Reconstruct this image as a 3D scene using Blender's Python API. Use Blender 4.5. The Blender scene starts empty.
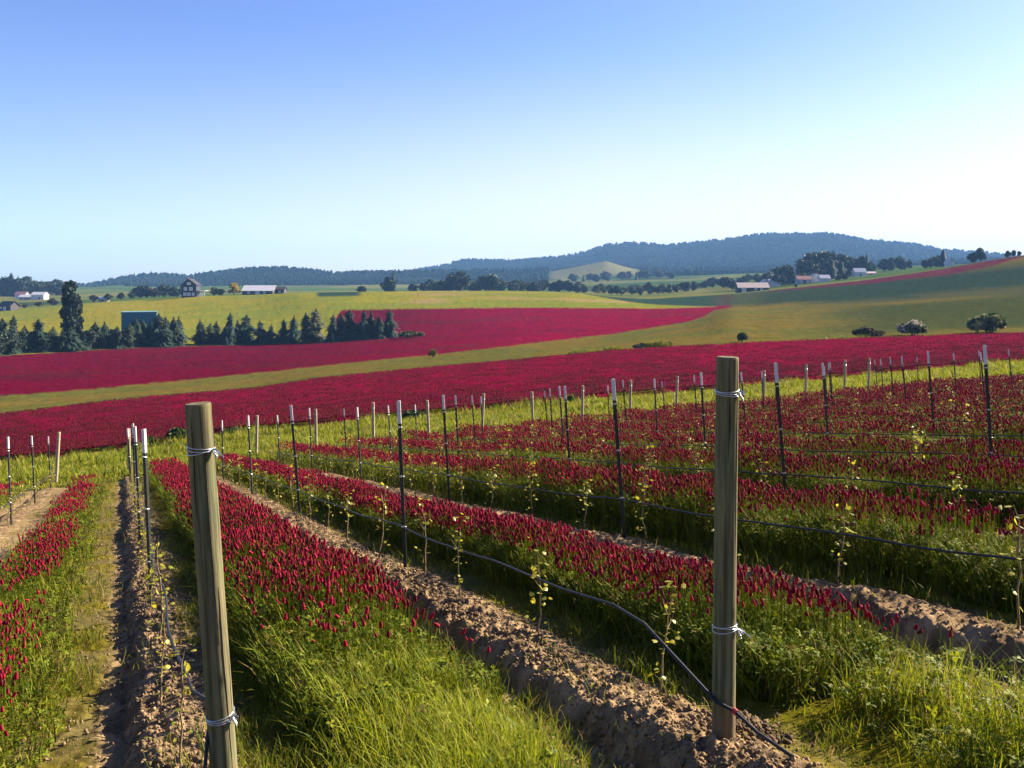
import bpy, math, random
import numpy as np
from mathutils import Vector

R_ = math.radians
rng = np.random.default_rng(7)
random.seed(7)
SC = bpy.context.scene
COL = SC.collection

# ------------------------------------------------------------------ camera, sky, sun, exposure
F = 900.0            # focal length in pixels of a 1024 px wide frame
HZ = 280.0           # pixel row of the eye-level horizon
EYE = 1.73           # eye height over the ground at the camera
cam_d = bpy.data.cameras.new('camera')
cam_d.sensor_width = 36.0
cam_d.lens = 36.0 * F / 1024.0
cam_d.shift_y = -(384.0 - HZ) / 1024.0
cam_d.clip_start = 0.05
cam_d.clip_end = 20000
cam = bpy.data.objects.new('camera', cam_d)
COL.objects.link(cam)
cam.location = (0, 0, EYE)
cam.rotation_euler = (R_(90), 0, 0)
SC.camera = cam

SUN_AZ, SUN_EL = 60.0, 27.0          # degrees to the right of the view, above the horizon
world = bpy.data.worlds.new('World')
SC.world = world
world.use_nodes = True
wn = world.node_tree.nodes
wl = world.node_tree.links
wn.clear()
sky = wn.new('ShaderNodeTexSky')
sky.sky_type = 'NISHITA'
sky.sun_disc = False
sky.sun_elevation = R_(SUN_EL)
sky.sun_rotation = R_(SUN_AZ)
sky.altitude = 0
sky.air_density = 1.0
sky.dust_density = 0.5
sky.ozone_density = 4.0
bg = wn.new('ShaderNodeBackground')
bg.inputs['Strength'].default_value = 0.052
wo = wn.new('ShaderNodeOutputWorld')
hs = wn.new('ShaderNodeHueSaturation')
hs.inputs['Saturation'].default_value = 1.12
hs.inputs['Hue'].default_value = 0.522
wl.new(sky.outputs[0], hs.inputs['Color'])
# summer haze whitening the lowest few degrees of the sky
tcw = wn.new('ShaderNodeTexCoord')
sep = wn.new('ShaderNodeSeparateXYZ')
wl.new(tcw.outputs['Generated'], sep.inputs[0])
low = wn.new('ShaderNodeMapRange')
low.interpolation_type = 'SMOOTHSTEP'
low.inputs['From Min'].default_value = 0.0
low.inputs['From Max'].default_value = 0.27
low.inputs['To Min'].default_value = 0.70
low.inputs['To Max'].default_value = 0.0
wl.new(sep.outputs['Z'], low.inputs['Value'])
mxw = wn.new('ShaderNodeMixRGB')
mxw.inputs[2].default_value = (5.7, 5.05, 5.3, 1)
# more of it towards the sun's side
azm = wn.new('ShaderNodeMapRange')
azm.inputs['From Min'].default_value = -0.55
azm.inputs['From Max'].default_value = 0.10
azm.inputs['To Min'].default_value = 0.10
azm.inputs['To Max'].default_value = 1.0
wl.new(sep.outputs['X'], azm.inputs['Value'])
mlt = wn.new('ShaderNodeMath'); mlt.operation = 'MULTIPLY'
wl.new(low.outputs[0], mlt.inputs[0]); wl.new(azm.outputs[0], mlt.inputs[1])
wl.new(mlt.outputs[0], mxw.inputs[0])
wl.new(hs.outputs[0], mxw.inputs[1])
wl.new(mxw.outputs[0], bg.inputs[0])
wl.new(bg.outputs[0], wo.inputs[0])

sun_d = bpy.data.lights.new('sun', 'SUN')
sun_d.energy = 5.0
sun_d.angle = R_(0.53)
sun_d.color = (1.0, 0.87, 0.68)
sun = bpy.data.objects.new('sun', sun_d)
COL.objects.link(sun)
sv = Vector((math.sin(R_(SUN_AZ)) * math.cos(R_(SUN_EL)), math.cos(R_(SUN_AZ)) * math.cos(R_(SUN_EL)), math.sin(R_(SUN_EL))))
sun.rotation_euler = sv.to_track_quat('Z', 'Y').to_euler()
sun.location = (40, 20, 60)

SC.view_settings.view_transform = 'Standard'
SC.view_settings.look = 'None'
SC.view_settings.gamma = 1.0
SC.view_settings.use_curve_mapping = False
SC.view_settings.exposure = 2.02
SC.render.engine = 'CYCLES'
SC.cycles.use_denoising = True
SC.cycles.max_bounces = 6
SC.cycles.diffuse_bounces = 3
SC.cycles.glossy_bounces = 2
SC.cycles.transmission_bounces = 3
SC.cycles.transparent_max_bounces = 8
SC.cycles.volume_bounces = 0

HAZE_DENSITY = 0.00013

# ------------------------------------------------------------------ helpers
def vhash(ix, iy, seed):
    h = (ix.astype(np.int64) * 374761393 + iy.astype(np.int64) * 668265263 + seed * 1442695041) & 0xFFFFFFFF
    h = ((h ^ (h >> 13)) * 1274126177) & 0xFFFFFFFF
    h = (h ^ (h >> 16)) & 0xFFFFFFFF
    return h / 4294967295.0

def vnoise(x, y, seed=0):
    x = np.asarray(x, float); y = np.asarray(y, float)
    xi = np.floor(x); yi = np.floor(y)
    u = x - xi; v = y - yi
    u = u * u * (3 - 2 * u); v = v * v * (3 - 2 * v)
    a = vhash(xi, yi, seed); b = vhash(xi + 1, yi, seed)
    c = vhash(xi, yi + 1, seed); d = vhash(xi + 1, yi + 1, seed)
    return (a * (1 - u) + b * u) * (1 - v) + (c * (1 - u) + d * u) * v

def fbm(x, y, seed=0, octv=3):
    s = 0; a = 0.5; t = 0
    for i in range(octv):
        s = s + a * vnoise(x * 2 ** i, y * 2 ** i, seed + i * 17); t += a; a *= 0.5
    return s / t

def sstep(a, b, x):
    t = np.clip((x - a) / (b - a), 0, 1)
    return t * t * (3 - 2 * t)

def tris_mesh(name, V, T, C=None, smooth=False):
    V = np.ascontiguousarray(V, np.float32); T = np.ascontiguousarray(T, np.int32)
    me = bpy.data.meshes.new(name)
    me.vertices.add(len(V)); me.vertices.foreach_set('co', V.ravel())
    k = T.shape[1]
    me.loops.add(T.size); me.loops.foreach_set('vertex_index', T.ravel())
    me.polygons.add(len(T)); me.polygons.foreach_set('loop_start', np.arange(0, T.size, k, dtype=np.int32))
    me.polygons.foreach_set('loop_total', np.full(len(T), k, np.int32))
    if C is not None:
        at = me.color_attributes.new('col', 'FLOAT_COLOR', 'POINT')
        c4 = np.ones((len(V), 4), np.float32); c4[:, :3] = C
        at.data.foreach_set('color', c4.ravel())
    me.update(calc_edges=True)
    if smooth:
        me.polygons.foreach_set('use_smooth', np.ones(len(T), bool))
    return me

def link(name, me, mat=None, parent=None, loc=None):
    o = bpy.data.objects.new(name, me)
    COL.objects.link(o)
    if mat is not None and me is not None and len(me.materials) == 0:
        me.materials.append(mat)
    if parent is not None:
        o.parent = parent
    if loc is not None:
        o.location = loc
    return o

def tag(o, label=None, cat=None, group=None, kind=None):
    if label: o['label'] = label
    if cat: o['category'] = cat
    if group: o['group'] = group
    if kind: o['kind'] = kind
    return o

def empty(name, loc, rz=0.0, label=None, cat=None, group=None, rot=None, scale=None):
    o = bpy.data.objects.new(name, None)
    COL.objects.link(o)
    o.empty_display_size = 0.1
    o.location = loc
    o.rotation_euler = rot if rot is not None else (0, 0, rz)
    if scale is not None: o.scale = scale
    return tag(o, label, cat, group)

KIDS = {}
def copy_tree(o, loc, rz=0.0, rot=None, scale=None, label=None, group=None):
    c = o.copy(); COL.objects.link(c)
    c.location = loc; c.rotation_euler = rot if rot is not None else (0, 0, rz)
    if scale is not None: c.scale = scale
    if label: c['label'] = label
    if group: c['group'] = group
    for ch in [k for k in o.children]:
        d = ch.copy(); COL.objects.link(d); d.parent = c
        for g in [k for k in ch.children]:
            e = g.copy(); COL.objects.link(e); e.parent = d
    return c

class MB:
    """collects quads and tris into one mesh"""
    def __init__(s): s.v = []; s.f = []; s.c = []; s.col = (1, 1, 1)
    def add(s, vs, fs):
        b = len(s.v); s.v += [tuple(v) for v in vs]; s.c += [s.col] * len(vs)
        s.f += [tuple(i + b for i in f) for f in fs]
    def box(s, x0, x1, y0, y1, z0, z1):
        s.add([(x0,y0,z0),(x1,y0,z0),(x1,y1,z0),(x0,y1,z0),(x0,y0,z1),(x1,y0,z1),(x1,y1,z1),(x0,y1,z1)],
              [(0,3,2,1),(4,5,6,7),(0,1,5,4),(1,2,6,5),(2,3,7,6),(3,0,4,7)])
    def tube(s, pts, rad, n=6, cap=True):
        pts = [Vector(p) for p in pts]
        if not hasattr(rad, '__len__'): rad = [rad] * len(pts)
        vs = []; fs = []
        up0 = Vector((0, 0, 1))
        for i, p in enumerate(pts):
            d = (pts[min(i + 1, len(pts) - 1)] - pts[max(i - 1, 0)]).normalized()
            a = up0 if abs(d.z) < 0.9 else Vector((1, 0, 0))
            u = d.cross(a).normalized(); w = d.cross(u).normalized()
            for k in range(n):
                t = 2 * math.pi * k / n
                vs.append(p + (u * math.cos(t) + w * math.sin(t)) * rad[i])
        for i in range(len(pts) - 1):
            for k in range(n):
                fs.append((i*n+k, i*n+(k+1) % n, (i+1)*n+(k+1) % n, (i+1)*n+k))
        if cap:
            fs.append(tuple(range(n))); fs.append(tuple(range((len(pts)-1)*n, len(pts)*n))[::-1])
        s.add(vs, fs)
    def mesh(s, name, smooth=False):
        me = bpy.data.meshes.new(name)
        me.from_pydata(s.v, [], s.f)
        at = me.color_attributes.new('col', 'FLOAT_COLOR', 'POINT')
        c4 = np.ones((len(s.v), 4), np.float32); c4[:, :3] = np.array(s.c)
        at.data.foreach_set('color', c4.ravel())
        if smooth: me.polygons.foreach_set('use_smooth', np.ones(len(me.polygons), bool))
        me.update()
        return me

# ------------------------------------------------------------------ materials
def new_mat(name):
    m = bpy.data.materials.new(name); m.use_nodes = True
    n = m.node_tree.nodes; n.clear()
    return m, n, m.node_tree.links

def N(n, t, **kw):
    x = n.new(t)
    for k, v in kw.items():
        if k.startswith('_'): setattr(x, k[1:], v)
        else: x.inputs[k.replace('__', ' ')].default_value = v
    return x

def leaf_mat(name, transl=0.4, rough=0.6, jitter=0.25, scale=9.0, spec=0.3):
    """vertex colour 'col' x noise; thin-leaf translucency"""
    m, n, l = new_mat(name)
    a = N(n, 'ShaderNodeAttribute', _attribute_name='col')
    g = N(n, 'ShaderNodeNewGeometry')
    no = N(n, 'ShaderNodeTexNoise', Scale=scale, Detail=2.0)
    l.new(g.outputs['Position'], no.inputs['Vector'])
    mr = N(n, 'ShaderNodeMapRange'); mr.inputs['From Min'].default_value = 0.25; mr.inputs['From Max'].default_value = 0.75
    mr.inputs['To Min'].default_value = 0.72 * (1 - jitter); mr.inputs['To Max'].default_value = 0.72 * (1 + jitter)
    l.new(no.outputs['Fac'], mr.inputs['Value'])
    mx = N(n, 'ShaderNodeVectorMath', _operation='SCALE')
    l.new(a.outputs['Color'], mx.inputs[0]); l.new(mr.outputs[0], mx.inputs['Scale'])
    p = N(n, 'ShaderNodeBsdfPrincipled', Roughness=rough)
    p.inputs['Specular IOR Level'].default_value = spec
    l.new(mx.outputs[0], p.inputs['Base Color'])
    t = N(n, 'ShaderNodeBsdfTranslucent'); l.new(mx.outputs[0], t.inputs['Color'])
    ms = N(n, 'ShaderNodeMixShader', Fac=transl)
    l.new(p.outputs[0], ms.inputs[1]); l.new(t.outputs[0], ms.inputs[2])
    o = N(n, 'ShaderNodeOutputMaterial'); l.new(ms.outputs[0], o.inputs[0])
    return m

def noisy_mat(name, c1, c2, scale=8.0, rough=0.8, bump=0.0, bscale=None, metallic=0.0, stretch=None, spec=0.3):
    m, n, l = new_mat(name)
    tc = N(n, 'ShaderNodeTexCoord')
    mp = N(n, 'ShaderNodeMapping')
    if stretch: mp.inputs['Scale'].default_value = stretch
    l.new(tc.outputs['Object'], mp.inputs['Vector'])
    no = N(n, 'ShaderNodeTexNoise', Scale=scale, Detail=5.0, Roughness=0.6)
    l.new(mp.outputs[0], no.inputs['Vector'])
    cr = N(n, 'ShaderNodeValToRGB')
    cr.color_ramp.elements[0].position = 0.32; cr.color_ramp.elements[0].color = (*c1, 1)
    cr.color_ramp.elements[1].position = 0.68; cr.color_ramp.elements[1].color = (*c2, 1)
    l.new(no.outputs['Fac'], cr.inputs[0])
    p = N(n, 'ShaderNodeBsdfPrincipled', Roughness=rough, Metallic=metallic)
    p.inputs['Specular IOR Level'].default_value = spec
    l.new(cr.outputs[0], p.inputs['Base Color'])
    if bump:
        b = N(n, 'ShaderNodeBump', Strength=bump, Distance=0.01)
        n2 = N(n, 'ShaderNodeTexNoise', Scale=bscale or scale * 3, Detail=4.0)
        l.new(mp.outputs[0], n2.inputs['Vector'])
        l.new(n2.outputs['Fac'], b.inputs['Height']); l.new(b.outputs[0], p.inputs['Normal'])
    o = N(n, 'ShaderNodeOutputMaterial'); l.new(p.outputs[0], o.inputs[0])
    return m

def ground_mat():
    m, n, l = new_mat('ground_cover')
    a = N(n, 'ShaderNodeAttribute', _attribute_name='col')
    g = N(n, 'ShaderNodeNewGeometry')
    fine = N(n, 'ShaderNodeTexNoise', Scale=14.0, Detail=6.0, Roughness=0.65)
    wide = N(n, 'ShaderNodeTexNoise', Scale=0.35, Detail=5.0, Roughness=0.6)
    l.new(g.outputs['Position'], fine.inputs['Vector']); l.new(g.outputs['Position'], wide.inputs['Vector'])
    r1 = N(n, 'ShaderNodeMapRange'); r2 = N(n, 'ShaderNodeMapRange')
    for r, lo, hi in ((r1, 0.45, 1.0), (r2, 0.78, 1.22)):
        r.inputs['From Min'].default_value = 0.28; r.inputs['From Max'].default_value = 0.72
        r.inputs['To Min'].default_value = lo; r.inputs['To Max'].default_value = hi
    l.new(fine.outputs['Fac'], r1.inputs['Value']); l.new(wide.outputs['Fac'], r2.inputs['Value'])
    mu = N(n, 'ShaderNodeMath', _operation='MULTIPLY')
    l.new(r1.outputs[0], mu.inputs[0]); l.new(r2.outputs[0], mu.inputs[1])
    sc = N(n, 'ShaderNodeVectorMath', _operation='SCALE')
    l.new(a.outputs['Color'], sc.inputs[0]); l.new(mu.outputs[0], sc.inputs['Scale'])
    p = N(n, 'ShaderNodeBsdfPrincipled', Roughness=0.95)
    p.inputs['Specular IOR Level'].default_value = 0.0
    l.new(sc.outputs[0], p.inputs['Base Color'])
    b = N(n, 'ShaderNodeBump', Strength=0.7, Distance=0.03)
    l.new(fine.outputs['Fac'], b.inputs['Height']); l.new(b.outputs[0], p.inputs['Normal'])
    o = N(n, 'ShaderNodeOutputMaterial'); l.new(p.outputs[0], o.inputs[0])
    return m

M = {}
M['ground'] = ground_mat()
M['clover'] = leaf_mat('clover_plant', 0.22, 0.75, 0.25, 6.0, 0.12)
M['grass'] = leaf_mat('grass_blade', 0.40, 0.6, 0.3, 5.0, 0.15)
M['vine_leaf'] = leaf_mat('vine_leaf', 0.45, 0.45, 0.15, 20.0, 0.4)
M['tree'] = leaf_mat('tree_foliage', 0.22, 0.7, 0.3, 1.2)
M['forest'] = leaf_mat('forest_foliage', 0.1, 0.95, 0.4, 0.005, 0.0)
M['clod'] = leaf_mat('soil_clod', 0.0, 0.95, 0.25, 30.0, 0.1)
M['bark'] = noisy_mat('bark', (0.05, 0.035, 0.025), (0.12, 0.09, 0.06), 12, 0.9)
M['stem'] = noisy_mat('vine_stem', (0.10, 0.07, 0.035), (0.22, 0.16, 0.08), 30, 0.85)
M['steel'] = noisy_mat('painted_steel', (0.010, 0.016, 0.014), (0.03, 0.035, 0.028), 20, 0.5, 0.2)
M['white'] = noisy_mat('white_paint', (0.50, 0.49, 0.47), (0.64, 0.63, 0.61), 25, 0.5)
M['clip'] = noisy_mat('zinc_clip', (0.36, 0.37, 0.39), (0.5, 0.51, 0.53), 40, 0.35, metallic=0.6)
M['wire'] = noisy_mat('galvanised_wire', (0.38, 0.41, 0.45), (0.62, 0.64, 0.68), 60, 0.35, metallic=0.8)
M['hose'] = noisy_mat('black_hose', (0.008, 0.009, 0.014), (0.018, 0.02, 0.026), 15, 0.5, spec=0.25)
M['red_tape'] = noisy_mat('red_fitting', (0.30, 0.02, 0.02), (0.45, 0.05, 0.04), 20, 0.6)

def wood_mat():
    m, n, l = new_mat('weathered_post_wood')
    tc = N(n, 'ShaderNodeTexCoord')
    mp = N(n, 'ShaderNodeMapping'); mp.inputs['Scale'].default_value = (26, 26, 1.6)
    l.new(tc.outputs['Object'], mp.inputs['Vector'])
    no = N(n, 'ShaderNodeTexNoise', Scale=2.2, Detail=8.0, Roughness=0.65)
    l.new(mp.outputs[0], no.inputs['Vector'])
    cr = N(n, 'ShaderNodeValToRGB')
    e = cr.color_ramp.elements
    e[0].position = 0.30; e[0].color = (0.05, 0.038, 0.018, 1)
    e[1].position = 0.72; e[1].color = (0.31, 0.245, 0.125, 1)
    x = e.new(0.5); x.color = (0.20, 0.16, 0.08, 1)
    l.new(no.outputs['Fac'], cr.inputs[0])
    big = N(n, 'ShaderNodeTexNoise', Scale=5.0, Detail=3.0)
    l.new(tc.outputs['Object'], big.inputs['Vector'])
    mx = N(n, 'ShaderNodeMixRGB', _blend_type='MULTIPLY', Fac=0.5)
    l.new(cr.outputs[0], mx.inputs[1]); l.new(big.outputs['Color'], mx.inputs[2])
    gr = N(n, 'ShaderNodeMixRGB', _blend_type='MIX', Fac=0.25)
    gr.inputs[2].default_value = (0.12, 0.16, 0.08, 1)
    l.new(mx.outputs[0], gr.inputs[1])
    kn = N(n, 'ShaderNodeTexVoronoi', Scale=5.5)
    kmp = N(n, 'ShaderNodeMapping'); kmp.inputs['Scale'].default_value = (1.6, 1.6, 0.7)
    l.new(tc.outputs['Object'], kmp.inputs['Vector']); l.new(kmp.outputs[0], kn.inputs['Vector'])
    kr = N(n, 'ShaderNodeMapRange'); kr.inputs['From Min'].default_value = 0.05; kr.inputs['From Max'].default_value = 0.17
    kr.inputs['To Min'].default_value = 0.35; kr.inputs['To Max'].default_value = 1.0
    l.new(kn.outputs['Distance'], kr.inputs['Value'])
    ks = N(n, 'ShaderNodeVectorMath', _operation='SCALE')
    l.new(gr.outputs[0], ks.inputs[0]); l.new(kr.outputs[0], ks.inputs['Scale'])
    # rain streaks, and splashed soil near the ground
    st = N(n, 'ShaderNodeTexNoise', Scale=1.0, Detail=3.0)
    smp = N(n, 'ShaderNodeMapping'); smp.inputs['Scale'].default_value = (34, 34, 0.9)
    l.new(tc.outputs['Object'], smp.inputs['Vector']); l.new(smp.outputs[0], st.inputs['Vector'])
    sr = N(n, 'ShaderNodeMapRange'); sr.inputs['From Min'].default_value = 0.38; sr.inputs['From Max'].default_value = 0.55
    sr.inputs['To Min'].default_value = 0.55; sr.inputs['To Max'].default_value = 1.0
    l.new(st.outputs['Fac'], sr.inputs['Value'])
    k2 = N(n, 'ShaderNodeVectorMath', _operation='SCALE')
    l.new(ks.outputs[0], k2.inputs[0]); l.new(sr.outputs[0], k2.inputs['Scale'])
    sx = N(n, 'ShaderNodeSeparateXYZ'); l.new(tc.outputs['Object'], sx.inputs[0])
    ad = N(n, 'ShaderNodeMath', _operation='MULTIPLY_ADD'); ad.inputs[1].default_value = -0.22
    l.new(big.outputs['Fac'], ad.inputs[0]); l.new(sx.outputs['Z'], ad.inputs[2])
    dr = N(n, 'ShaderNodeMapRange'); dr.inputs['From Min'].default_value = -0.02; dr.inputs['From Max'].default_value = 0.14
    dr.inputs['To Min'].default_value = 0.75; dr.inputs['To Max'].default_value = 0.0
    l.new(ad.outputs[0], dr.inputs['Value'])
    dm = N(n, 'ShaderNodeMixRGB'); dm.inputs[2].default_value = (0.15, 0.10, 0.058, 1)
    l.new(dr.outputs[0], dm.inputs[0]); l.new(k2.outputs[0], dm.inputs[1])
    p = N(n, 'ShaderNodeBsdfPrincipled', Roughness=0.85)
    p.inputs['Specular IOR Level'].default_value = 0.15
    l.new(dm.outputs[0], p.inputs['Base Color'])
    b = N(n, 'ShaderNodeBump', Strength=0.6, Distance=0.006)
    l.new(no.outputs['Fac'], b.inputs['Height']); l.new(b.outputs[0], p.inputs['Normal'])
    o = N(n, 'ShaderNodeOutputMaterial'); l.new(p.outputs[0], o.inputs[0])
    return m
M['wood'] = wood_mat()
M['pale_wood'] = noisy_mat('pale_post_wood', (0.22, 0.18, 0.115), (0.36, 0.30, 0.20), 9, 0.8, stretch=(10, 10, 1))

def plain(name, c, rough=0.7, metallic=0.0):
    return noisy_mat(name, tuple(v * 0.85 for v in c), tuple(min(1, v * 1.12) for v in c), 2.5, rough, metallic=metallic)

# ------------------------------------------------------------------ the lie of the land
# forward distance D and frame column define each contour of the valley; heights follow from where it is seen
ROWD = np.array([-0.3985, 0.9172])      # along the vine rows, away from the camera
ROWN = np.array([0.9172, 0.3985])       # across the rows, to the right
LP = np.array([-1.30, 3.70])            # near end post of the left row
STEP = np.array([2.37, 0.60])           # from one row's near end to the next
PITCH = float(STEP @ ROWN)              # row spacing, 2.41 m
GX, GY = 0.09, -0.125                   # fall of the vineyard slope

def plane_z(x, y):
    return GX * x + GY * y              # the eye is EYE above this at the origin

END_X = np.array([-40, -16.5, -10.5, 4.3, 16.9, 20.2, 32.7, 60]); END_Y = np.array([29, 32, 37, 42, 46, 49, 59, 70.0])
def end_y(x): return np.interp(x, END_X, END_Y)

def curve(*pts):
    p = np.array(pts, float)
    return p[:, 0], p[:, 1], p[:, 2]
# (column, row, distance)
K_B1 = curve((-120,470,47),(0,463,48),(62,456,48),(112,451,49),(225,434,50),(318,425,52),(431,414,54),(512,406.5,55),(612,397,58),(712,390,61),(768,384,63),(843,377,67),(918,370,70),(1024,362,75),(1150,352,82))
K_B2 = curve((-120,430,80),(0,416.5,82),(125,401,92),(256,390,100),(318,380,104),(406,371,109),(512,361.5,115),(612,352,121),(687,347,126),(768,343,130),(868,339,135),(968,335,139),(1024,334,141),(1150,331,146))
K_B3 = curve((-120,406,108),(0,396,115),(125,386,132),(256,373,150),(356,362,160),(431,355,168),(512,345.5,178),(612,334,212),(687,322,248),(705,316.5,268),(713,311,300),(730,307,312),(765,311,272),(900,306,235),(1024,298,230),(1150,290,230))
K_B4 = curve((-120,362,190),(0,357,200),(125,349,225),(256,345,245),(330,343,245),(381,340,248),(421,336,252),(512,326,258),(612,318.5,275),(687,312.5,290),(712,310,307),(730,306.6,319),(765,307,305),(900,299,285),(1024,286,290),(1150,276,300))
K_C = curve((-120,336,320),(0,330,320),(125,322,325),(256,318,325),(338,310,330),(431,308.5,330),(512,307.5,330),(662,308.5,320),(712,307.2,324),(730,306,331),(768,301,345),(900,289,330),(1024,272,340),(1150,262,345))
K_B5 = curve((-120,313,430),(0,311,430),(85,303.5,450),(150,299.5,460),(193,296.5,460),(256,295,440),(300,292.8,420),(363,292,420),(431,291,420),(512,291,420),(575,292.6,412),(610,297,405),(650,299.5,415),(687,297,425),(737,294,432),(768,291,432),(868,280,422),(943,269,412),(993,260,402),(1024,255,400),(1150,243,400))
K_B6 = curve((-120,306,560),(0,304,560),(85,299,600),(150,297,600),(256,295.5,560),(363,294.5,560),(512,294,560),(575,296,560),(650,296,580),(737,291,560),(800,284,540),(868,277.5,540),(943,267.5,520),(1024,257,500),(1150,247,500))
K_B7 = curve((-120,296,800),(0,295,800),(85,293,900),(150,292,900),(300,291,900),(512,290,900),(600,288,900),(700,284,900),(800,276,800),(900,269,760),(950,265,720),(1024,260,700),(1150,250,700))
K_B8 = curve((-120,289,1200),(0,287,1200),(150,287,1350),(300,286,1350),(512,284,1350),(600,277,1400),(700,275,1400),(800,272,1300),(900,266,1100),(1024,263,1100),(1150,256,1100))
K_B9 = curve((-120,289,1750),(60,288,1750),(85,289.5,1750),(125,281.5,1750),(150,278,1750),(187,280,1750),(225,275.5,1750),(256,272,1750),(288,272,1750),(338,277,1750),(381,276,1750),(431,275,1750),(520,274,1750),(550,272,1750),(580,266,1750),(606,261,1750),(632,269,1750),(655,273,1750),(740,272,1750),(850,266,1750),(1024,263,1750),(1150,258,1750))
K_BA = curve((-120,289,2050),(400,282,2050),(520,273,2050),(606,266,2050),(660,268,2050),(760,262,2050),(860,260,2050),(1024,264,2050),(1150,262,2050))
K_BB = curve((-120,288,2800),(0,287,2800),(85,289,2800),(200,288,2800),(338,281,2800),(381,277,2800),(431,270,2800),(466,262,2800),(512,263,2800),(562,259,2800),(584,255,2800),(594,252,2800),(606,247.5,2800),(624,245.5,2800),(650,246,2800),(664,248,2800),(719,242.5,2800),(752,238,2800),(768,236.5,2800),(828,236,2800),(868,242.5,2800),(918,247,2800),(943,252,2800),(985,255,2800),(1024,259,2800),(1150,268,2800))
K_BC = curve((-120,286,4200),(1150,282,4200))
KNOTS = [K_B1, K_B2, K_B3, K_B4, K_C, K_B5, K_B6, K_B7, K_B8, K_B9, K_BA, K_BB, K_BC]

PXS = np.arange(-140.0, 1164.1, 4.0)
LD = np.linspace(math.log(0.2), math.log(6000), 700)

def pchip(xk, yk, xq):
    h = np.diff(xk); dl = np.diff(yk) / h
    m = np.zeros_like(yk)
    for i in range(1, len(xk) - 1):
        if dl[i-1] * dl[i] > 0:
            w1 = 2 * h[i] + h[i-1]; w2 = h[i] + 2 * h[i-1]
            m[i] = (w1 + w2) / (w1 / dl[i-1] + w2 / dl[i])
    m[0] = dl[0]; m[-1] = dl[-1]
    i = np.clip(np.searchsorted(xk, xq) - 1, 0, len(h) - 1)
    t = (xq - xk[i]) / h[i]
    t2 = t * t; t3 = t2 * t
    r = (2*t3-3*t2+1)*yk[i] + (t3-2*t2+t)*h[i]*m[i] + (-2*t3+3*t2)*yk[i+1] + (t3-t2)*h[i]*m[i+1]
    r = np.where(xq < xk[0], yk[0] + m[0] * (xq - xk[0]), r)
    return np.where(xq > xk[-1], yk[-1], r)

def build_table():
    tab = np.zeros((len(PXS), len(LD)))
    Dq = np.exp(LD)
    for j, px in enumerate(PXS):
        u = (px - 512) / F
        De = 40.0
        for _ in range(12): De = float(end_y(u * De))
        ds = [1.0, 6.0, 14.0, 0.6 * De, De]
        zs = [plane_z(u * d, d) for d in ds]
        for kx, ky, kd in KNOTS:
            d = float(np.interp(px, kx, kd)); y = float(np.interp(px, kx, ky))
            ds.append(d); zs.append(EYE - (y - HZ) / F * d)
        tab[j] = pchip(np.array(ds), np.array(zs), Dq)
    k = np.exp(-0.5 * (np.arange(-4, 5) / 1.6) ** 2); k /= k.sum()
    pad = np.vstack([tab[:1]] * 4 + [tab] + [tab[-1:]] * 4)
    sm = sum(k[i] * pad[i:i + len(tab)] for i in range(9))
    # keep ridge detail far away sharper than the fields
    w = sstep(math.log(1200), math.log(1700), LD)[None, :]
    return sm * (1 - w) + tab * w
TAB = build_table()

def macro_z(x, y):
    """height of the land without furrows; x, y arrays"""
    x = np.asarray(x, float); y = np.asarray(y, float)
    D = np.maximum(y, 0.2)
    px = np.clip(512 + F * x / D, PXS[0], PXS[-1])
    fi = (px - PXS[0]) / 4.0
    i = np.clip(fi.astype(int), 0, len(PXS) - 2); a = fi - i
    fj = np.clip((np.log(D) - LD[0]) / (LD[1] - LD[0]), 0, len(LD) - 1.001)
    j = fj.astype(int); b = fj - j
    z = (TAB[i, j] * (1 - a) + TAB[i + 1, j] * a) * (1 - b) + (TAB[i, j + 1] * (1 - a) + TAB[i + 1, j + 1] * a) * b
    # close by, and outside the surveyed sector, the slope itself
    zp = 8 * np.tanh(plane_z(x, y) / 8) if False else plane_z(x, y)
    r = np.hypot(x, y)
    near = 1 - sstep(10, 16, r)
    z = z * (1 - near) + zp * near
    side = np.abs(x) / np.maximum(y, 1e-3)
    out = np.where(y <= 0.3, 1.0, sstep(0.70, 0.95, side))
    zo = np.clip(zp, -14, 9) * np.exp(-np.maximum(r - 60, 0) / 400)
    return z * (1 - out) + zo * out

def row_st(x, y):
    dx = x - LP[0]; dy = y - LP[1]
    return dx * ROWD[0] + dy * ROWD[1], dx * ROWN[0] + dy * ROWN[1]
SROW = float(STEP @ ROWD)              # shift of the row start per row (-0.39)

def row_xy(k, s):
    """point on row k, s metres from its near end"""
    return LP + k * STEP + s * ROWD

PROF_T = np.array([-0.97,-0.62,-0.46,-0.38,-0.33,-0.27,-0.12,0.08,0.30,0.5,1.45])
PROF_Z = np.array([-0.12,-0.13,-0.155,-0.16,-0.07,-0.01,0.0,-0.02,-0.10,-0.13,-0.13])

def in_vineyard(x, y):
    s, t = row_st(x, y)
    k = t / PITCH
    s0 = s - k * SROW
    start = sstep(-2.6, -1.2, np.where(k > 0.5, s0 + 0.75, s0))
    end = 1 - sstep(-1.5, 0.3, y - end_y(x))
    lo = sstep(-8.6 * PITCH, -8.4 * PITCH, t)
    return start * end * lo

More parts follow.
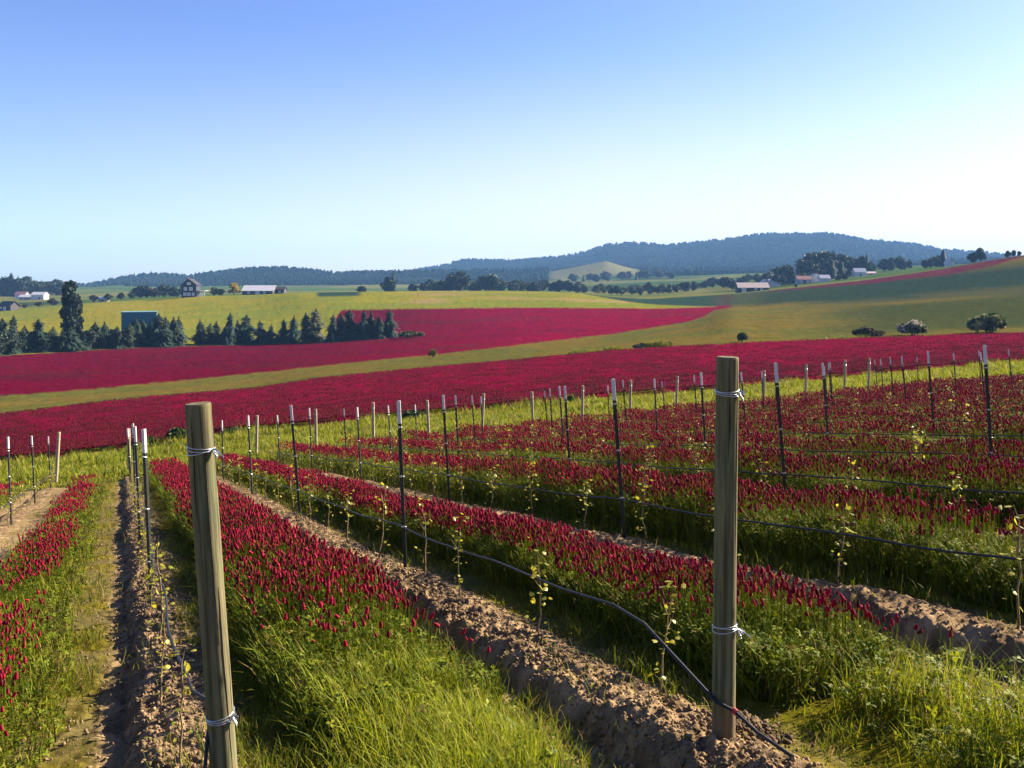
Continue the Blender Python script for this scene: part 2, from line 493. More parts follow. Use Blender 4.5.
def micro_z(x, y):
    s, t = row_st(x, y)
    wob = 0.10 * (vnoise(s * 0.7, t * 0.3, 3) - 0.5) + 0.05 * (vnoise(s * 3.1, t * 0.8, 5) - 0.5)
    tau = (t + wob + 0.97) % PITCH - 0.97
    v = in_vineyard(x, y)
    k = np.round((t + wob) / PITCH)
    amp = np.where(k <= -1, 0.35, np.where(k == 0, 0.78, 1.0))
    tau = tau + np.where(k == 0, -0.15, 0.03)
    berm = (-0.13 + (np.interp(tau, PROF_T, PROF_Z) + 0.13) * amp) * v
    onb = np.exp(-((tau + 0.20) / 0.30) ** 2) * v
    r = np.hypot(x, y)
    fadef = 1 - sstep(12, 26, r)
    fades = 1 - sstep(25, 50, r)
    rough = (fbm(x * 5.5, y * 5.5, 11, 3) - 0.5) * (0.04 + 0.05 * onb) * fades
    lumps = ((vnoise(x * 17, y * 17, 23) - 0.5) * (0.014 + 0.045 * onb) + (vnoise(x * 36, y * 36, 29) - 0.5) * 0.03 * onb) * fadef
    swell = (fbm(x * 0.6, y * 0.6, 31, 2) - 0.5) * 0.14 * (1 - sstep(60, 90, r)) * sstep(3, 8, r)
    return berm + rough + lumps + swell

def near_z(x, y):
    x = np.asarray(x, float); y = np.asarray(y, float)
    return macro_z(x, y) + micro_z(x, y)

def gz(x, y): return float(near_z(np.array([x]), np.array([y]))[0])
def at(px, D):
    x = (px - 512) / F * D
    return (x, D, gz(x, D))

# ------------------------------------------------------------------ the ground sheet
C_SOIL = np.array([0.35, 0.238, 0.128]); C_SOIL2 = np.array([0.18, 0.122, 0.068])
C_PATH = np.array([0.21, 0.165, 0.06])
C_GRASS = np.array([0.13, 0.125, 0.010]); C_GRASS2 = np.array([0.21, 0.17, 0.018])
C_RED = np.array([0.21, 0.003, 0.034]); C_RED2 = np.array([0.14, 0.006, 0.030])
C_BAND = np.array([0.155, 0.118, 0.026]); C_BAND2 = np.array([0.115, 0.115, 0.026])
C_YEL = np.array([0.27, 0.235, 0.024]); C_YEL2 = np.array([0.19, 0.215, 0.028]); C_TAN = np.array([0.34, 0.23, 0.10])
C_DGRN = np.array([0.024, 0.050, 0.034]); C_OLIVE = np.array([0.072, 0.078, 0.034])
C_LUSH = np.array([0.09, 0.16, 0.03]); C_WOOD = np.array([0.020, 0.034, 0.022])

def mix(a, b, w): return a * (1 - w)[:, None] + b * w[:, None]

def ground_colour(x, y):
    D = np.maximum(y, 0.1)
    px = np.where(y > 0.3, 512 + F * x / D, np.where(x > 0, 1160, -130))
    px = np.clip(px, -140, 1164)
    d = [np.interp(px, k[0], k[2]) for k in KNOTS]
    n1 = fbm(x * 0.08, y * 0.08, 41, 3); n2 = fbm(x * 0.9, y * 0.9, 43, 3); n3 = fbm(x * 0.012, y * 0.012, 47, 3)
    n4 = vnoise(x * 0.35, y * 0.35, 53)
    one = np.ones((len(x), 3))
    # vineyard and headlands
    s, t = row_st(x, y)
    wob = 0.10 * (vnoise(s * 0.7, t * 0.3, 3) - 0.5) + 0.05 * (vnoise(s * 3.1, t * 0.8, 5) - 0.5)
    tau = (t + wob + 0.97) % PITCH - 0.97
    v = in_vineyard(x, y)
    grass = mix(one * C_GRASS, C_GRASS2, sstep(0.35, 0.7, n2))
    col = grass
    kk = np.round((t + wob) / PITCH)
    path = mix(one * C_PATH, C_GRASS2, sstep(0.4, 0.75, fbm(x * 2.3, y * 2.3, 61, 3)) * 0.9)
    path = path * 0.9
    path = np.where((kk <= -1)[:, None], mix(one * np.array([0.33, 0.23, 0.12]), C_GRASS2, sstep(0.5, 0.85, fbm(x * 2.3, y * 2.3, 61, 3)) * 0.6), path)
    wp = (sstep(-0.99, -0.93, tau) * (1 - sstep(0.35, 0.6, tau)) + sstep(1.36, 1.43, tau)) * v
    wp = np.where(kk <= -1, sstep(-1.0, -0.95, tau) * (1 - sstep(0.55, 0.9, tau)) * v, wp)
    col = mix(col, path, np.clip(wp, 0, 1))
    soil = mix(one * C_SOIL, C_SOIL2, sstep(0.35, 0.65, fbm(x * 6, y * 6, 67, 3)))
    tb = tau + np.where(kk == 0, -0.15, 0.03)
    ws = sstep(-0.60, -0.45, tb) * (1 - sstep(0.05, 0.28, tb)) * v
    col = mix(col, soil, np.clip(ws, 0, 1))
    # fields beyond
    red = mix(one * C_RED, C_RED2, sstep(0.45, 0.8, n4 * 0.4 + n1 * 0.6))
    jag = (n2 - 0.5) * 5
    col = mix(col, red, sstep(-0.6, 0.8, y + jag - d[0]))
    red = mix(red, one * np.array([0.10, 0.030, 0.022]), 0.5 * sstep(0.55, 0.8, fbm(x * 0.05, y * 0.14, 171, 3)))
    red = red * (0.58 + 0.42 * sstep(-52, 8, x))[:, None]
    band = mix(one * C_BAND, C_BAND2, sstep(0.4, 0.65, n1))
    hill = mix(band, one * C_OLIVE, sstep(760, 900, px) * sstep(0.2, 0.5, n3))
    col = mix(col, hill, sstep(-0.8, 0.8, y + jag * 0.7 - d[1]))
    r2 = sstep(-1.5, 1.5, y + jag - d[2]) * (1 - sstep(726, 737, px + (n2 - 0.5) * 6))
    col = mix(col, red, r2)
    # right-hand hillside: bands of darker and paler cover
    hr = sstep(700, 780, px)
    db = sstep(0, 25, y - d[2] + (n1 - 0.5) * 40) * (1 - sstep(-20, 20, y - d[3] - 20 * (n1 - 0.5)))
    lowb = sstep(-30, 10, y - d[1] - 25 + (n1 - 0.5) * 30) * (1 - sstep(0, 25, y - d[2])) * sstep(800, 900, px)
    col = mix(col, np.array([0.050, 0.066, 0.022]), np.clip(lowb, 0, 1) * hr * 0.9)
    upb = sstep(-5, 25, y - d[3] + (n1 - 0.5) * 30) * (1 - sstep(-60, -25, y - d[5] + (n1 - 0.5) * 10) * sstep(880, 940, px))
    col = mix(col, C_DGRN, np.clip(upb, 0, 1) * hr * 0.9)
    # yellow meadow on the left and centre
    yel = mix(one * C_YEL, C_YEL2, sstep(0.35, 0.65, n1 * 0.5 + n3 * 0.5))
    yel = mix(yel, one * C_TAN, sstep(0.55, 0.75, fbm(x * 0.03, y * 0.09, 71, 3)) * sstep(360, 420, px) * 0.8)
    start = np.where(px < 333, d[3] + 3, d[4])
    blend = sstep(322, 344, px)
    start = (d[3] + 3) * (1 - blend) + d[4] * blend
    yend = np.interp(px, [0, 560, 575, 625, 662, 735], [1e4, 1e4, 412, 372, 348, 318])
    wy = sstep(-1.5, 1.5, y + jag * 0.5 - start) * (1 - sstep(-3, 3, y - yend)) * (1 - sstep(728, 738, px))
    # grassy verge under the tree belt
    col = mix(col, yel, wy)
    lane = sstep(-3, 3, y - yend) * (1 - hr) * sstep(560, 580, px)
    col = mix(col, C_DGRN * 1.25, lane * sstep(0, 12, y - d[4]))
    gp = sstep(314, 320, px) * (1 - sstep(356, 364, px)) * sstep(380, 392, y)
    col = mix(col, C_DGRN * 1.2, gp * (y < 470))
    # red strip along the shoulder of the hill
    w = np.interp(px, [755, 800, 868, 943, 993, 1030], [9, 20, 38, 44, 30, 8])
    strip = sstep(-w - 4, -w + 2, y - d[5]) * (1 - sstep(-2, 2, y - d[5] + 1)) * sstep(752, 775, px)
    col = mix(col, one * np.array([0.125, 0.018, 0.045]), strip * (0.75 + 0.25 * sstep(.4, .6, n2)))
    # country beyond the crest
    bx = fbm(x * 0.006, y * 0.006, 83, 2)
    far = mix(one * np.array([0.075, 0.13, 0.03]), np.array([0.17, 0.17, 0.05]), sstep(0.45, 0.6, bx))
    far = mix(far, one * np.array([0.045, 0.075, 0.03]), sstep(0.6, 0.7, fbm(x * 0.011, y * 0.011, 89, 2)))
    col = mix(col, far, sstep(0, 6, y - d[5] - 1) )
    wood = sstep(1380, 1500, y)
    bald = sstep(546, 556, px) * (1 - sstep(634, 644, px)) * (y > 1380) * (y < 1830)
    col = mix(col, one * C_WOOD, wood * (1 - bald))
    col = mix(col, one * np.array([0.17, 0.165, 0.07]), bald * sstep(1400, 1500, y))
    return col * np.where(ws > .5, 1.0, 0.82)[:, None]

def build_ground():
    tmax = 35.0
    dense = np.radians(np.linspace(-tmax, tmax, 1120))
    side = np.radians(np.concatenate([np.linspace(tmax, 180, 110)[1:]]))
    th = np.concatenate([dense, side, (-side[::-1])[1:]])
    r = np.concatenate([[0.35], np.geomspace(0.7, 2.4, 60), np.geomspace(2.4, 66, 760)[1:], np.geomspace(66, 5200, 340)[1:]])
    TH, RR = np.meshgrid(th, r)
    # rings follow forward distance inside the view so that contours stay clean
    c = np.cos(np.clip(TH, -R_(42), R_(42)))
    X = (RR / c * np.sin(TH)).ravel(); Y = (RR / c * np.cos(TH)).ravel()
    Z = near_z(X, Y)
    D = np.maximum(Y, 0.1)
    # standing crop lifts the clover fields, tussocks roughen everything
    px = np.clip(512 + F * X / D, -140, 1164)
    d1 = np.interp(px, K_B1[0], K_B1[2]); d2 = np.interp(px, K_B2[0], K_B2[2])
    Z += 0.30 * sstep(0, 1.0, Y - d1) * (1 - sstep(-1, 0, Y - d2)) * (Y > 0)
    Z += (fbm(X * 0.9, Y * 0.9, 97, 3) - 0.5) * 0.22 * sstep(40, 70, RR.ravel()) * (1 - sstep(400, 700, RR.ravel()))
    nr, nt = RR.shape
    idx = np.arange(nr * nt).reshape(nr, nt)
    nxt = np.roll(idx, -1, axis=1)
    Q = np.stack([idx[:-1], nxt[:-1], nxt[1:], idx[1:]], -1).reshape(-1, 4)
    V = np.stack([X, Y, Z], 1)
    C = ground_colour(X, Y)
    # close the small hole under the camera
    cz = gz(0.0, 0.0)
    V = np.vstack([V, [[0, 0, cz]]]); C = np.vstack([C, [C_GRASS]])
    me = tris_mesh('ground', V, Q, C, True)
    import bmesh
    o = link('ground', me, M['ground'])
    o['kind'] = 'structure'
    hub = MB(); n0 = [tuple(V[i]) for i in idx[0]]
    return o
build_ground()

# ------------------------------------------------------------------ scatter machinery
def rotm(yaw, tiltdir, tilt):
    """(N,3,3): turn about z by yaw, then lean by tilt towards tiltdir"""
    cy, sy = np.cos(yaw), np.sin(yaw); z = np.zeros_like(yaw); o = np.ones_like(yaw)
    Rz = np.stack([cy, -sy, z, sy, cy, z, z, z, o], -1).reshape(-1, 3, 3)
    ax, ay = -np.sin(tiltdir), np.cos(tiltdir)
    c, s = np.cos(tilt), np.sin(tilt); C = 1 - c
    Rt = np.stack([c + ax*ax*C, ax*ay*C, ay*s, ax*ay*C, c + ay*ay*C, -ax*s, -ay*s, ax*s, c], -1).reshape(-1, 3, 3)
    return Rt @ Rz

def stamp(tv, tf, tc, P, S, yaw, tdir, tilt, cm):
    """copies of template (tv verts, tf tris, tc colours) at P, scale S (N,3), colour multiplier cm (N,3)"""
    n = len(P); k = len(tv)
    Rm = rotm(yaw, tdir, tilt)
    v = np.einsum('nij,nkj->nki', Rm, tv[None] * S[:, None, :]) + P[:, None, :]
    f = tf[None] + (np.arange(n) * k)[:, None, None]
    c = tc[None] * cm[:, None, :]
    return v.reshape(-1, 3), f.reshape(-1, 3), np.clip(c.reshape(-1, 3), 0, 1)

class Pile:
    def __init__(s): s.v = []; s.f = []; s.c = []; s.n = 0
    def add(s, vfc):
        v, f, c = vfc
        if len(v) == 0: return
        s.v.append(v); s.f.append(f + s.n); s.c.append(c); s.n += len(v)
    def link(s, name, mat, smooth=False, parent=None):
        me = tris_mesh(name, np.vstack(s.v), np.vstack(s.f), np.vstack(s.c), smooth)
        return link(name, me, mat, parent)
    def mesh(s, name, smooth=False):
        return tris_mesh(name, np.vstack(s.v), np.vstack(s.f), np.vstack(s.c), smooth)

def spindle(n, rings):
    """closed spindle along z; rings = [(z, r)]"""
    v = [(0, 0, rings[0][0] - 0.08)]
    for i, (z, r) in enumerate(rings):
        for k in range(n):
            t = 2 * math.pi * (k + 0.5 * (i % 2)) / n
            v.append((r * math.cos(t), r * math.sin(t), z))
    v.append((0, 0, rings[-1][0] + 0.10))
    f = []
    for k in range(n):
        f.append((0, 1 + (k + 1) % n, 1 + k))
    for i in range(len(rings) - 1):
        a = 1 + i * n; b = a + n
        for k in range(n):
            f.append((a + k, a + (k + 1) % n, b + k)); f.append((a + (k + 1) % n, b + (k + 1) % n, b + k))
    a = 1 + (len(rings) - 1) * n
    for k in range(n):
        f.append((a + k, a + (k + 1) % n, len(v) - 1))
    return np.array(v, float), np.array(f, int)

# flower head, unit height; near and far versions
HV, HF = spindle(7, [(0.0, 0.15), (0.10, 0.28), (0.22, 0.20), (0.34, 0.30), (0.46, 0.18), (0.57, 0.25), (0.68, 0.13), (0.79, 0.17), (0.88, 0.06)])
HV = HV + np.random.default_rng(4).normal(0, 0.018, HV.shape)
HV2, HF2 = spindle(4, [(0.05, 0.2), (0.4, 0.27), (0.8, 0.12)])
def head_cols(v):
    z = np.clip(v[:, 2:3], 0, 1)
    lo = np.array([0.43, 0.014, 0.036]); hi = np.array([0.30, 0.005, 0.034])
    c = lo * (1 - z) + hi * z
    return c * (0.85 + 0.3 * np.random.default_rng(1).random((len(v), 1)))
HC, HC2 = head_cols(HV), head_cols(HV2)
# three-leaflet clover leaf, and a blade
LV = []; LF = []
for a in range(3):
    t = a * 2.094
    c, s = math.cos(t), math.sin(t)
    q = [(0, 0, 0), (0.55, 0.36, 0.10), (1.0, 0.0, -0.05), (0.55, -0.36, 0.10)]
    b = len(LV)
    LV += [(x * c - y * s, x * s + y * c, z) for x, y, z in q]
    LF += [(b, b + 1, b + 2), (b, b + 2, b + 3)]
LV = np.array(LV); LF = np.array(LF)
LC = np.ones((len(LV), 3))
BV = np.array([(-0.5, 0, 0), (0.5, 0, 0), (-0.42, 0.06, 0.45), (0.42, 0.06, 0.45), (-0.25, 0.24, 0.8), (0.25, 0.24, 0.8), (0, 0.5, 1.0)], float)
BF = np.array([(0, 1, 2), (1, 3, 2), (2, 3, 4), (3, 5, 4), (4, 5, 6)])
BC = np.ones((7, 3)) * np.linspace(0.8, 1.15, 7)[:, None]
BV1 = BV[[0, 1, 2, 3, 6]]; BF1 = np.array([(0, 1, 2), (1, 3, 2), (2, 3, 4)]); BC1 = BC[[0, 1, 2, 3, 6]]
# petiole / stem: crossed strips
SV = np.array([(-0.5, 0, 0), (0.5, 0, 0), (-0.5, 0, 1), (0.5, 0, 1), (0, -0.5, 0), (0, 0.5, 0), (0, -0.5, 1), (0, 0.5, 1)], float)
SF = np.array([(0, 1, 2), (1, 3, 2), (4, 5, 6), (5, 7, 6)])
SCc = np.ones((8, 3))

G_LEAF = np.array([0.082, 0.130, 0.006]); G_YEL = np.array([0.25, 0.265, 0.010]); G_DRY = np.array([0.32, 0.22, 0.06]); G_DEEP = np.array([0.035, 0.07, 0.012])

def blades(P, h, w, cols, lean=0.35, lod=0, r=rng):
    n = len(P)
    S = np.stack([w, h * 0.8, h], 1)
    tv, tf, tc = (BV, BF, BC) if lod == 0 else (BV1, BF1, BC1)
    return stamp(tv, tf, tc, P, S, r.random(n) * 6.283, r.random(n) * 6.283, np.abs(r.normal(0, lean, n)), cols)

def leaves(P, sz, cols, r=rng, flat=0.5):
    n = len(P)
    S = np.stack([sz, sz, sz], 1)
    return stamp(LV, LF, LC, P, S, r.random(n) * 6.283, r.random(n) * 6.283, np.abs(r.normal(0, flat, n)), cols)

def in_view(x, y, z, m=260):
    m = max(m, 260)
    px = 512 + F * x / y; py = HZ - F * (z - EYE) / y
    return (px > -m) & (px < 1024 + m) & (py < 768 + m * 2) & (y > 0.8)

def gcol(n, w_yel=0.5, w_dry=0.1, r=rng):
    c = np.repeat(G_LEAF[None], n, 0)
    a = r.random(n)
    c = mix(c, G_YEL[None], np.clip(r.random(n) * 2 * w_yel, 0, 1))
    c = np.where((a < w_dry)[:, None], G_DRY[None] * (0.7 + 0.6 * r.random((n, 1))), c)
    return c * (0.75 + 0.5 * r.random((n, 1)))

# ------------------------------------------------------------------ clover strips between the vine rows
def bed_points(k, dens, smin, smax, r, wall=0.0):
    """random points in strip k (between row k and row k+1): s along, u in -1..1 across"""
    n = int(dens * (smax - smin) * 1.1)
    s = smin + r.random(n) * (smax - smin); u = r.random(n) * 2 - 1
    u = np.where(r.random(n) < wall, -0.62 - 0.38 * r.random(n), u)
    tc = (1.10 if k == 1 else 1.18) + 0.10 * (vnoise(s * 0.5, np.full(n, k * 7.3), 5) - 0.5)
    half = (0.48 if k == 1 else 0.55) + 0.16 * (vnoise(s * 0.9, u + k * 3.1, 9) - 0.5)
    tau = tc + u * half
    base = LP + k * STEP
    # s is measured along the rows from row k's near end
    x = base[0] + s * ROWD[0] + tau * ROWN[0]; y = base[1] + s * ROWD[1] + tau * ROWN[1]
    return x, y, s, u

def bed_density(k, x, y, s, u):
    p = fbm(x * 0.8, y * 0.8, 101, 3)
    p2 = fbm(x * 0.35, y * 0.35, 107, 2)
    if k <= -1:
        return sstep(0.36, 0.52, p * 0.6 + p2 * 0.4 + 0.05 * (s > 9)) * sstep(0.6, 1.2, s) * (1 - sstep(0.2, 0.9, np.abs(u + 0.15))) * 0.6
    st = {0: 1.1, 1: 0.55}.get(k, 0.3)
    return sstep(st - 0.1, st + 1.5, s + (p - 0.5) * 1.6 + u * 0.5) * (0.45 + 0.55 * sstep(0.34, 0.52, p)) * ((0.7 if k < 1 else 0.68) + (0.3 if k < 1 else 0.32) * sstep(0.38, 0.54, p2))

K_MAX = 16
clover_rows = []
def bed_name_label(k):
    if k == -1: return 'sparse patchy crimson clover strip left of the left wooden post, beside bare tan path'
    if k == 0: return 'dense crimson clover strip between the left and right wooden post rows'
    if k == 1: return 'crimson clover strip just behind the right wooden post, first beyond its row'
    if k == -2: return 'red clover patch at the left edge beyond the leftmost post row'
    return 'crimson clover strip, number %d counting back from the right wooden post' % k

for k in range(-2, K_MAX):
    r = np.random.default_rng(1000 + k)
    b = LP + k * STEP
    # row length to the far headland
    ss = np.linspace(0, 80, 400)
    ex = b[0] + ss * ROWD[0] + 1.1 * ROWN[0]; ey = b[1] + ss * ROWD[1] + 1.1 * ROWN[1]
    send = ss[np.argmax(ey > end_y(ex))] - 1.2
    H = 0.22 if k <= -1 else {0: 0.42, 1: 0.35}.get(k, 0.48)
    heads = Pile()
    for (r0, r1, hd, ld, hs, lod) in ((0, 9, 560, 1900, 1.0, 0), (9, 17, 420, 1100, 1.15, 0), (17, 30, 240, 480, 1.4, 1), (30, 75, 110, 170, 1.9, 1)):
        width = 1.15
        x, y, s, u = bed_points(k, hd * width * (1.25 if k >= 1 else 1.0), -1.0, send, r, 0.10 if k >= 1 else 0.0)
        d = np.hypot(x, y)
        z = near_z(x, y)
        ok = (d >= r0) & (d < r1) & in_view(x, y, z + 0.3) & (r.random(len(x)) < bed_density(k, x, y, s, u) * (1 - 0.5 * np.abs(u) ** 3))
        x, y, z, s, u = x[ok], y[ok], z[ok], s[ok], u[ok]
        n = len(x)
        if n:
            if k <= -1: hs = hs * 0.9
            hh = H * (1 - 0.26 * np.abs(u) ** 4) * (1 - (0.20 if k >= 1 else 0.08) * u) * (0.8 + 0.45 * fbm(x * 1.3, y * 1.3, 113, 2)) * (0.80 + 0.42 * r.random(n)) + 0.05
            sz = (0.025 + 0.034 * r.random(n) ** 1.3) * hs
            cm = 0.55 + 0.85 * r.random((n, 1)) * np.ones((1, 3))
            cm = cm * np.array([1, 1, 1]) + np.stack([np.zeros(n), np.zeros(n), 0.35 * r.random(n)], 1)
            td = r.random(n) * 6.283; tl = np.abs(r.normal(0, 0.38, n))
            odd = r.random(n)
            cm = np.where((odd < 0.10)[:, None], cm * np.array([0.55, 2.2, 0.7]), cm)
            cm = np.where((odd > 0.90)[:, None], cm * np.array([0.42, 4.0, 0.5]), cm)
            sz = np.where(odd > 0.90, sz * 0.65, sz)
            P = np.stack([x, y, z + hh], 1)
            S = np.stack([sz * 0.95, sz * 0.95, sz * 1.05], 1)
            tv, tf, tc = (HV, HF, HC) if lod == 0 else (HV2, HF2, HC2)
            heads.add(stamp(tv, tf, tc, P, S, r.random(n) * 6.283, td, tl, cm))
            if lod == 0:
                P0 = np.stack([x, y, z], 1)
                heads.add(stamp(SV, SF, SCc, P0, np.stack([np.full(n, .004), np.full(n, .004), hh + 0.004], 1), r.random(n) * 6.283, td, np.zeros(n), gcol(n, 0.4, 0.0, r)))
        # leaves and grass in the strip
        x, y, s, u = bed_points(k, ld * width, {0: 0.9, 1: 0.4}.get(k, -0.6), send, r, 0.28 if k >= 0 else 0.0)
        d = np.hypot(x, y); z = near_z(x, y)
        bd = bed_density(k, x, y, s, u); n_all = len(x)
        keep = np.full(n_all, 1.0) if k >= 0 else 0.35 + 0.4 * bd
        ok = (d >= r0) & (d < r1) & in_view(x, y, z + 0.2) & (r.random(len(x)) < keep)
        x, y, z, s, u, bd = x[ok], y[ok], z[ok], s[ok], u[ok], bd[ok]
        n = len(x)
        if n:
            if k <= -1: hs = hs * 0.9
            hh = H * (1 - 0.26 * np.abs(u) ** 4) * (1 - (0.20 if k >= 1 else 0.08) * u) * (0.8 + 0.45 * fbm(x * 1.3, y * 1.3, 113, 2)) * (0.72 + 0.28 * bd)
            zf = r.random(n) ** 0.6
            P = np.stack([x, y, z + hh * zf * 0.98], 1)
            nl = n * 11 // 20
            heads.add(leaves(P[:nl], (0.024 + 0.018 * r.random(nl)) * hs, gcol(nl, 0.35, 0.02, r), r, 0.6))
            P[nl:, 2] = z[nl:] - 0.01
            h2 = hh[nl:] * (0.6 + 0.6 * r.random(n - nl)) + 0.05
            heads.add(blades(P[nl:], h2, (0.006 + 0.005 * r.random(n - nl)) * hs * 1.2, gcol(n - nl, 0.5, 0.08, r), 0.25, lod, r))
    if heads.n:
        o = heads.link('crimson_clover', M['clover'])
        tag(o, bed_name_label(k), 'clover', 'crimson clover strips between the vine rows', 'stuff')

# ------------------------------------------------------------------ grass: tall lush ends of the strips, headlands, paths
def grass_patch(name, label, n, fx, hfun, wid, cols, lean=0.3, weeds=0):
    pass

def scatter_area(n, x0, x1, y0, y1, r):
    return x0 + r.random(n) * (x1 - x0), y0 + r.random(n) * (y1 - y0)

r = np.random.default_rng(55)
tall = Pile()
# near ends of the strips
for k, s0, s1, dens, hmax in ((0, -2.2, 2.6, 4200, 0.40), (1, -1.8, 1.7, 3200, 0.38), (2, -1.6, 0.8, 1600, 0.34)):
    n = int(dens * (s1 - s0) * 1.3)
    s = s0 + r.random(n) * (s1 - s0); u = r.random(n) * 2 - 1
    b = LP + k * STEP
    tau = (1.10 if k == 0 else 1.14) + u * (0.52 if k == 0 else 0.58)
    x = b[0] + s * ROWD[0] + tau * ROWN[0]; y = b[1] + s * ROWD[1] + tau * ROWN[1]
    z = near_z(x, y)
    if k: dens_ = 0.55
    else: dens_ = 1.0
    fade = dens_ * (1 - sstep(s1 - 1.5, s1, s)) * (1 - 0.8 * np.abs(u) ** 3) * (0.35 + 0.65 * sstep(0.38, 0.6, fbm(x * 1.7, y * 1.7, 131, 2))) if k == 0 else dens_ * (1 - sstep(s1 - 1.5, s1, s)) * (0.05 + 0.95 * sstep(0.42, 0.58, fbm(x * 2.1, y * 2.1, 131, 2)))
    ok = (r.random(n) < fade) & in_view(x, y, z + 0.2, 90)
    x, y, z, u = x[ok], y[ok], z[ok], u[ok]; n = len(x)
    h = hmax * (0.45 + 0.6 * r.random(n)) * (1 - 0.4 * np.abs(u) ** 2) * (0.7 + 0.6 * fbm(x * 2, y * 2, 137, 2))
    tall.add(blades(np.stack([x, y, z - 0.01], 1), h, 0.0035 + 0.004 * r.random(n), gcol(n, 0.95 if k == 0 else 0.8, 0.05, r) * (1.4 if k == 0 else 1.25), 0.3, 0, r))
    m = n // 6 if k == 0 else n * 2 // 3
    tall.add(leaves(np.stack([x[:m], y[:m], z[:m] + h[:m] * (0.15 + 0.8 * r.random(m))], 1), 0.018 + 0.018 * r.random(m), gcol(m, 0.6, 0.02, r) * 1.15, r))
tag(tall.link('tall_grass', M['grass']), 'tall lush green grass at the near ends of the clover strips', 'grass', kind='stuff')

low = Pile()
r = np.random.default_rng(57)
for (n, y0, y1, hm, w, lod) in ((150000, 2.0, 9.0, 0.085, 0.005, 0), (82000, 9, 20, 0.11, 0.008, 1), (46000, 20, 38, 0.16, 0.016, 1)):
    yy = y0 + r.random(n) * (y1 - y0)
    x = (r.random(n) - 0.5) * 1.74 * yy
    y = yy
    s, t = row_st(x, y)
    tau = (t + 0.97) % PITCH - 0.97
    v = in_vineyard(x, y)
    kk = np.floor((t + 0.97) / PITCH)
    bare = sstep(-0.5, -0.4, tau) * (1 - sstep(0.1, 0.3, tau)) * v
    pathw = (sstep(-0.97, -0.9, tau) * (1 - sstep(-0.66, -0.55, tau)) + sstep(1.45, 1.5, tau)) * v
    g = fbm(x * 1.8, y * 1.8, 141, 3)
    keep = (0.25 + 0.75 * sstep(0.38, 0.6, g)) * (1 - 0.93 * bare) * (1 - 0.5 * pathw) * np.where(v < 0.5, 1.0, 0.8)
    keep = np.where((kk <= -1) & (tau > -0.95) & (tau < 0.7) & (v > .5), keep * 0.25, keep)
    z = near_z(x, y)
    ok = (r.random(n) < keep) & in_view(x, y, z)
    x, y, z, g, v = x[ok], y[ok], z[ok], g[ok], v[ok]; n = len(x)
    h = hm * (0.4 + 0.9 * r.random(n)) * (0.6 + 1.0 * sstep(0.4, 0.7, g)) * np.where(v < 0.4, 1.7, 1.0)
    low.add(blades(np.stack([x, y, z - 0.005], 1), h, w * (0.7 + 0.8 * r.random(n)), gcol(n, 0.75, 0.16, r), 0.5, lod, r))
tag(low.link('short_grass', M['grass']), 'short yellow green grass and dry stalks on the paths between the rows', 'grass', kind='stuff')

# grassy headland beyond the far end of the rows
head = Pile()
r = np.random.default_rng(59)
n = 84000
px = -220 + r.random(n) * 1464
D1 = np.interp(px, K_B1[0], K_B1[2])
u = (px - 512) / F
De = np.full(n, 40.0)
for _ in range(10): De = end_y(u * De)
y = De - 1.5 + r.random(n) * (D1 + 1.0 - De)
x = u * y
z = near_z(x, y)
g = fbm(x * 0.5, y * 0.5, 151, 3)
h = 0.14 + 0.5 * sstep(0.5, 0.75, g) * r.random(n) + 0.1 * r.random(n)
head.add(blades(np.stack([x, y, z - 0.02], 1), h, 0.03 + 0.03 * r.random(n), gcol(n, 0.72, 0.12, r) * 1.25, 0.4, 1, r))
tag(head.link('headland_grass', M['grass']), 'sunlit green grass strip between the vineyard and the red field', 'grass', kind='stuff')

# flower heads standing over the near part of the big clover field
fld = Pile()
r = np.random.default_rng(61)
n = 210000
px = -220 + r.random(n) * 1464
D1 = np.interp(px, K_B1[0], K_B1[2]); D2 = np.interp(px, K_B2[0], K_B2[2])
y = D1 + (D2 - D1) * r.random(n) ** 1.5
x = (px - 512) / F * y
z = near_z(x, y) + 0.27
keep = r.random(n) < 0.55 + 0.45 * sstep(0.4, 0.6, fbm(x * 0.3, y * 0.3, 157, 2))
x, y, z = x[keep], y[keep], z[keep]; n = len(x)
sz = 0.09 + 0.07 * r.random(n)
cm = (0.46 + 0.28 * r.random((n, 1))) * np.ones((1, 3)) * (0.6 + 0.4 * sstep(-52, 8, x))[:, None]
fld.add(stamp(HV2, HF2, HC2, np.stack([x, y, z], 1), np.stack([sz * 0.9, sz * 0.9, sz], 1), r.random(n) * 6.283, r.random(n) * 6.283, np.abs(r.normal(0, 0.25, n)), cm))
m = 9000
i = r.integers(0, n, m)
fld.add(blades(np.stack([x[i], y[i], z[i] - 0.3], 1), 0.35 + 0.12 * r.random(m), 0.03 + 0.03 * r.random(m), gcol(m, 0.4, 0.1, r), 0.3, 1, r))
tag(fld.link('clover_field', M['clover']), 'wide flat field of crimson clover beyond the vineyard', 'clover field', kind='stuff')

vg = Pile()
r = np.random.default_rng(66)
n = 16000
px = 560 + r.random(n) * 480
D2 = np.interp(px, K_B2[0], K_B2[2]) + 0.8 + r.normal(0, 0.7, n)
x = (px - 512) / F * D2; y = D2; z = near_z(x, y)
g = fbm(x * 0.15, y * 0.15, 181, 3)
h = (0.25 + 1.2 * sstep(0.5, 0.75, g)) * (0.5 + 0.6 * r.random(n))
vg.add(blades(np.stack([x, y, z - 0.05], 1), h, 0.10 + 0.10 * r.random(n), gcol(n, 0.6, 0.15, r) * 0.9, 0.35, 1, r))
tag(vg.link('verge_grass', M['grass']), 'rough weedy grass along the upper edge of the big clover field', 'grass', kind='stuff')

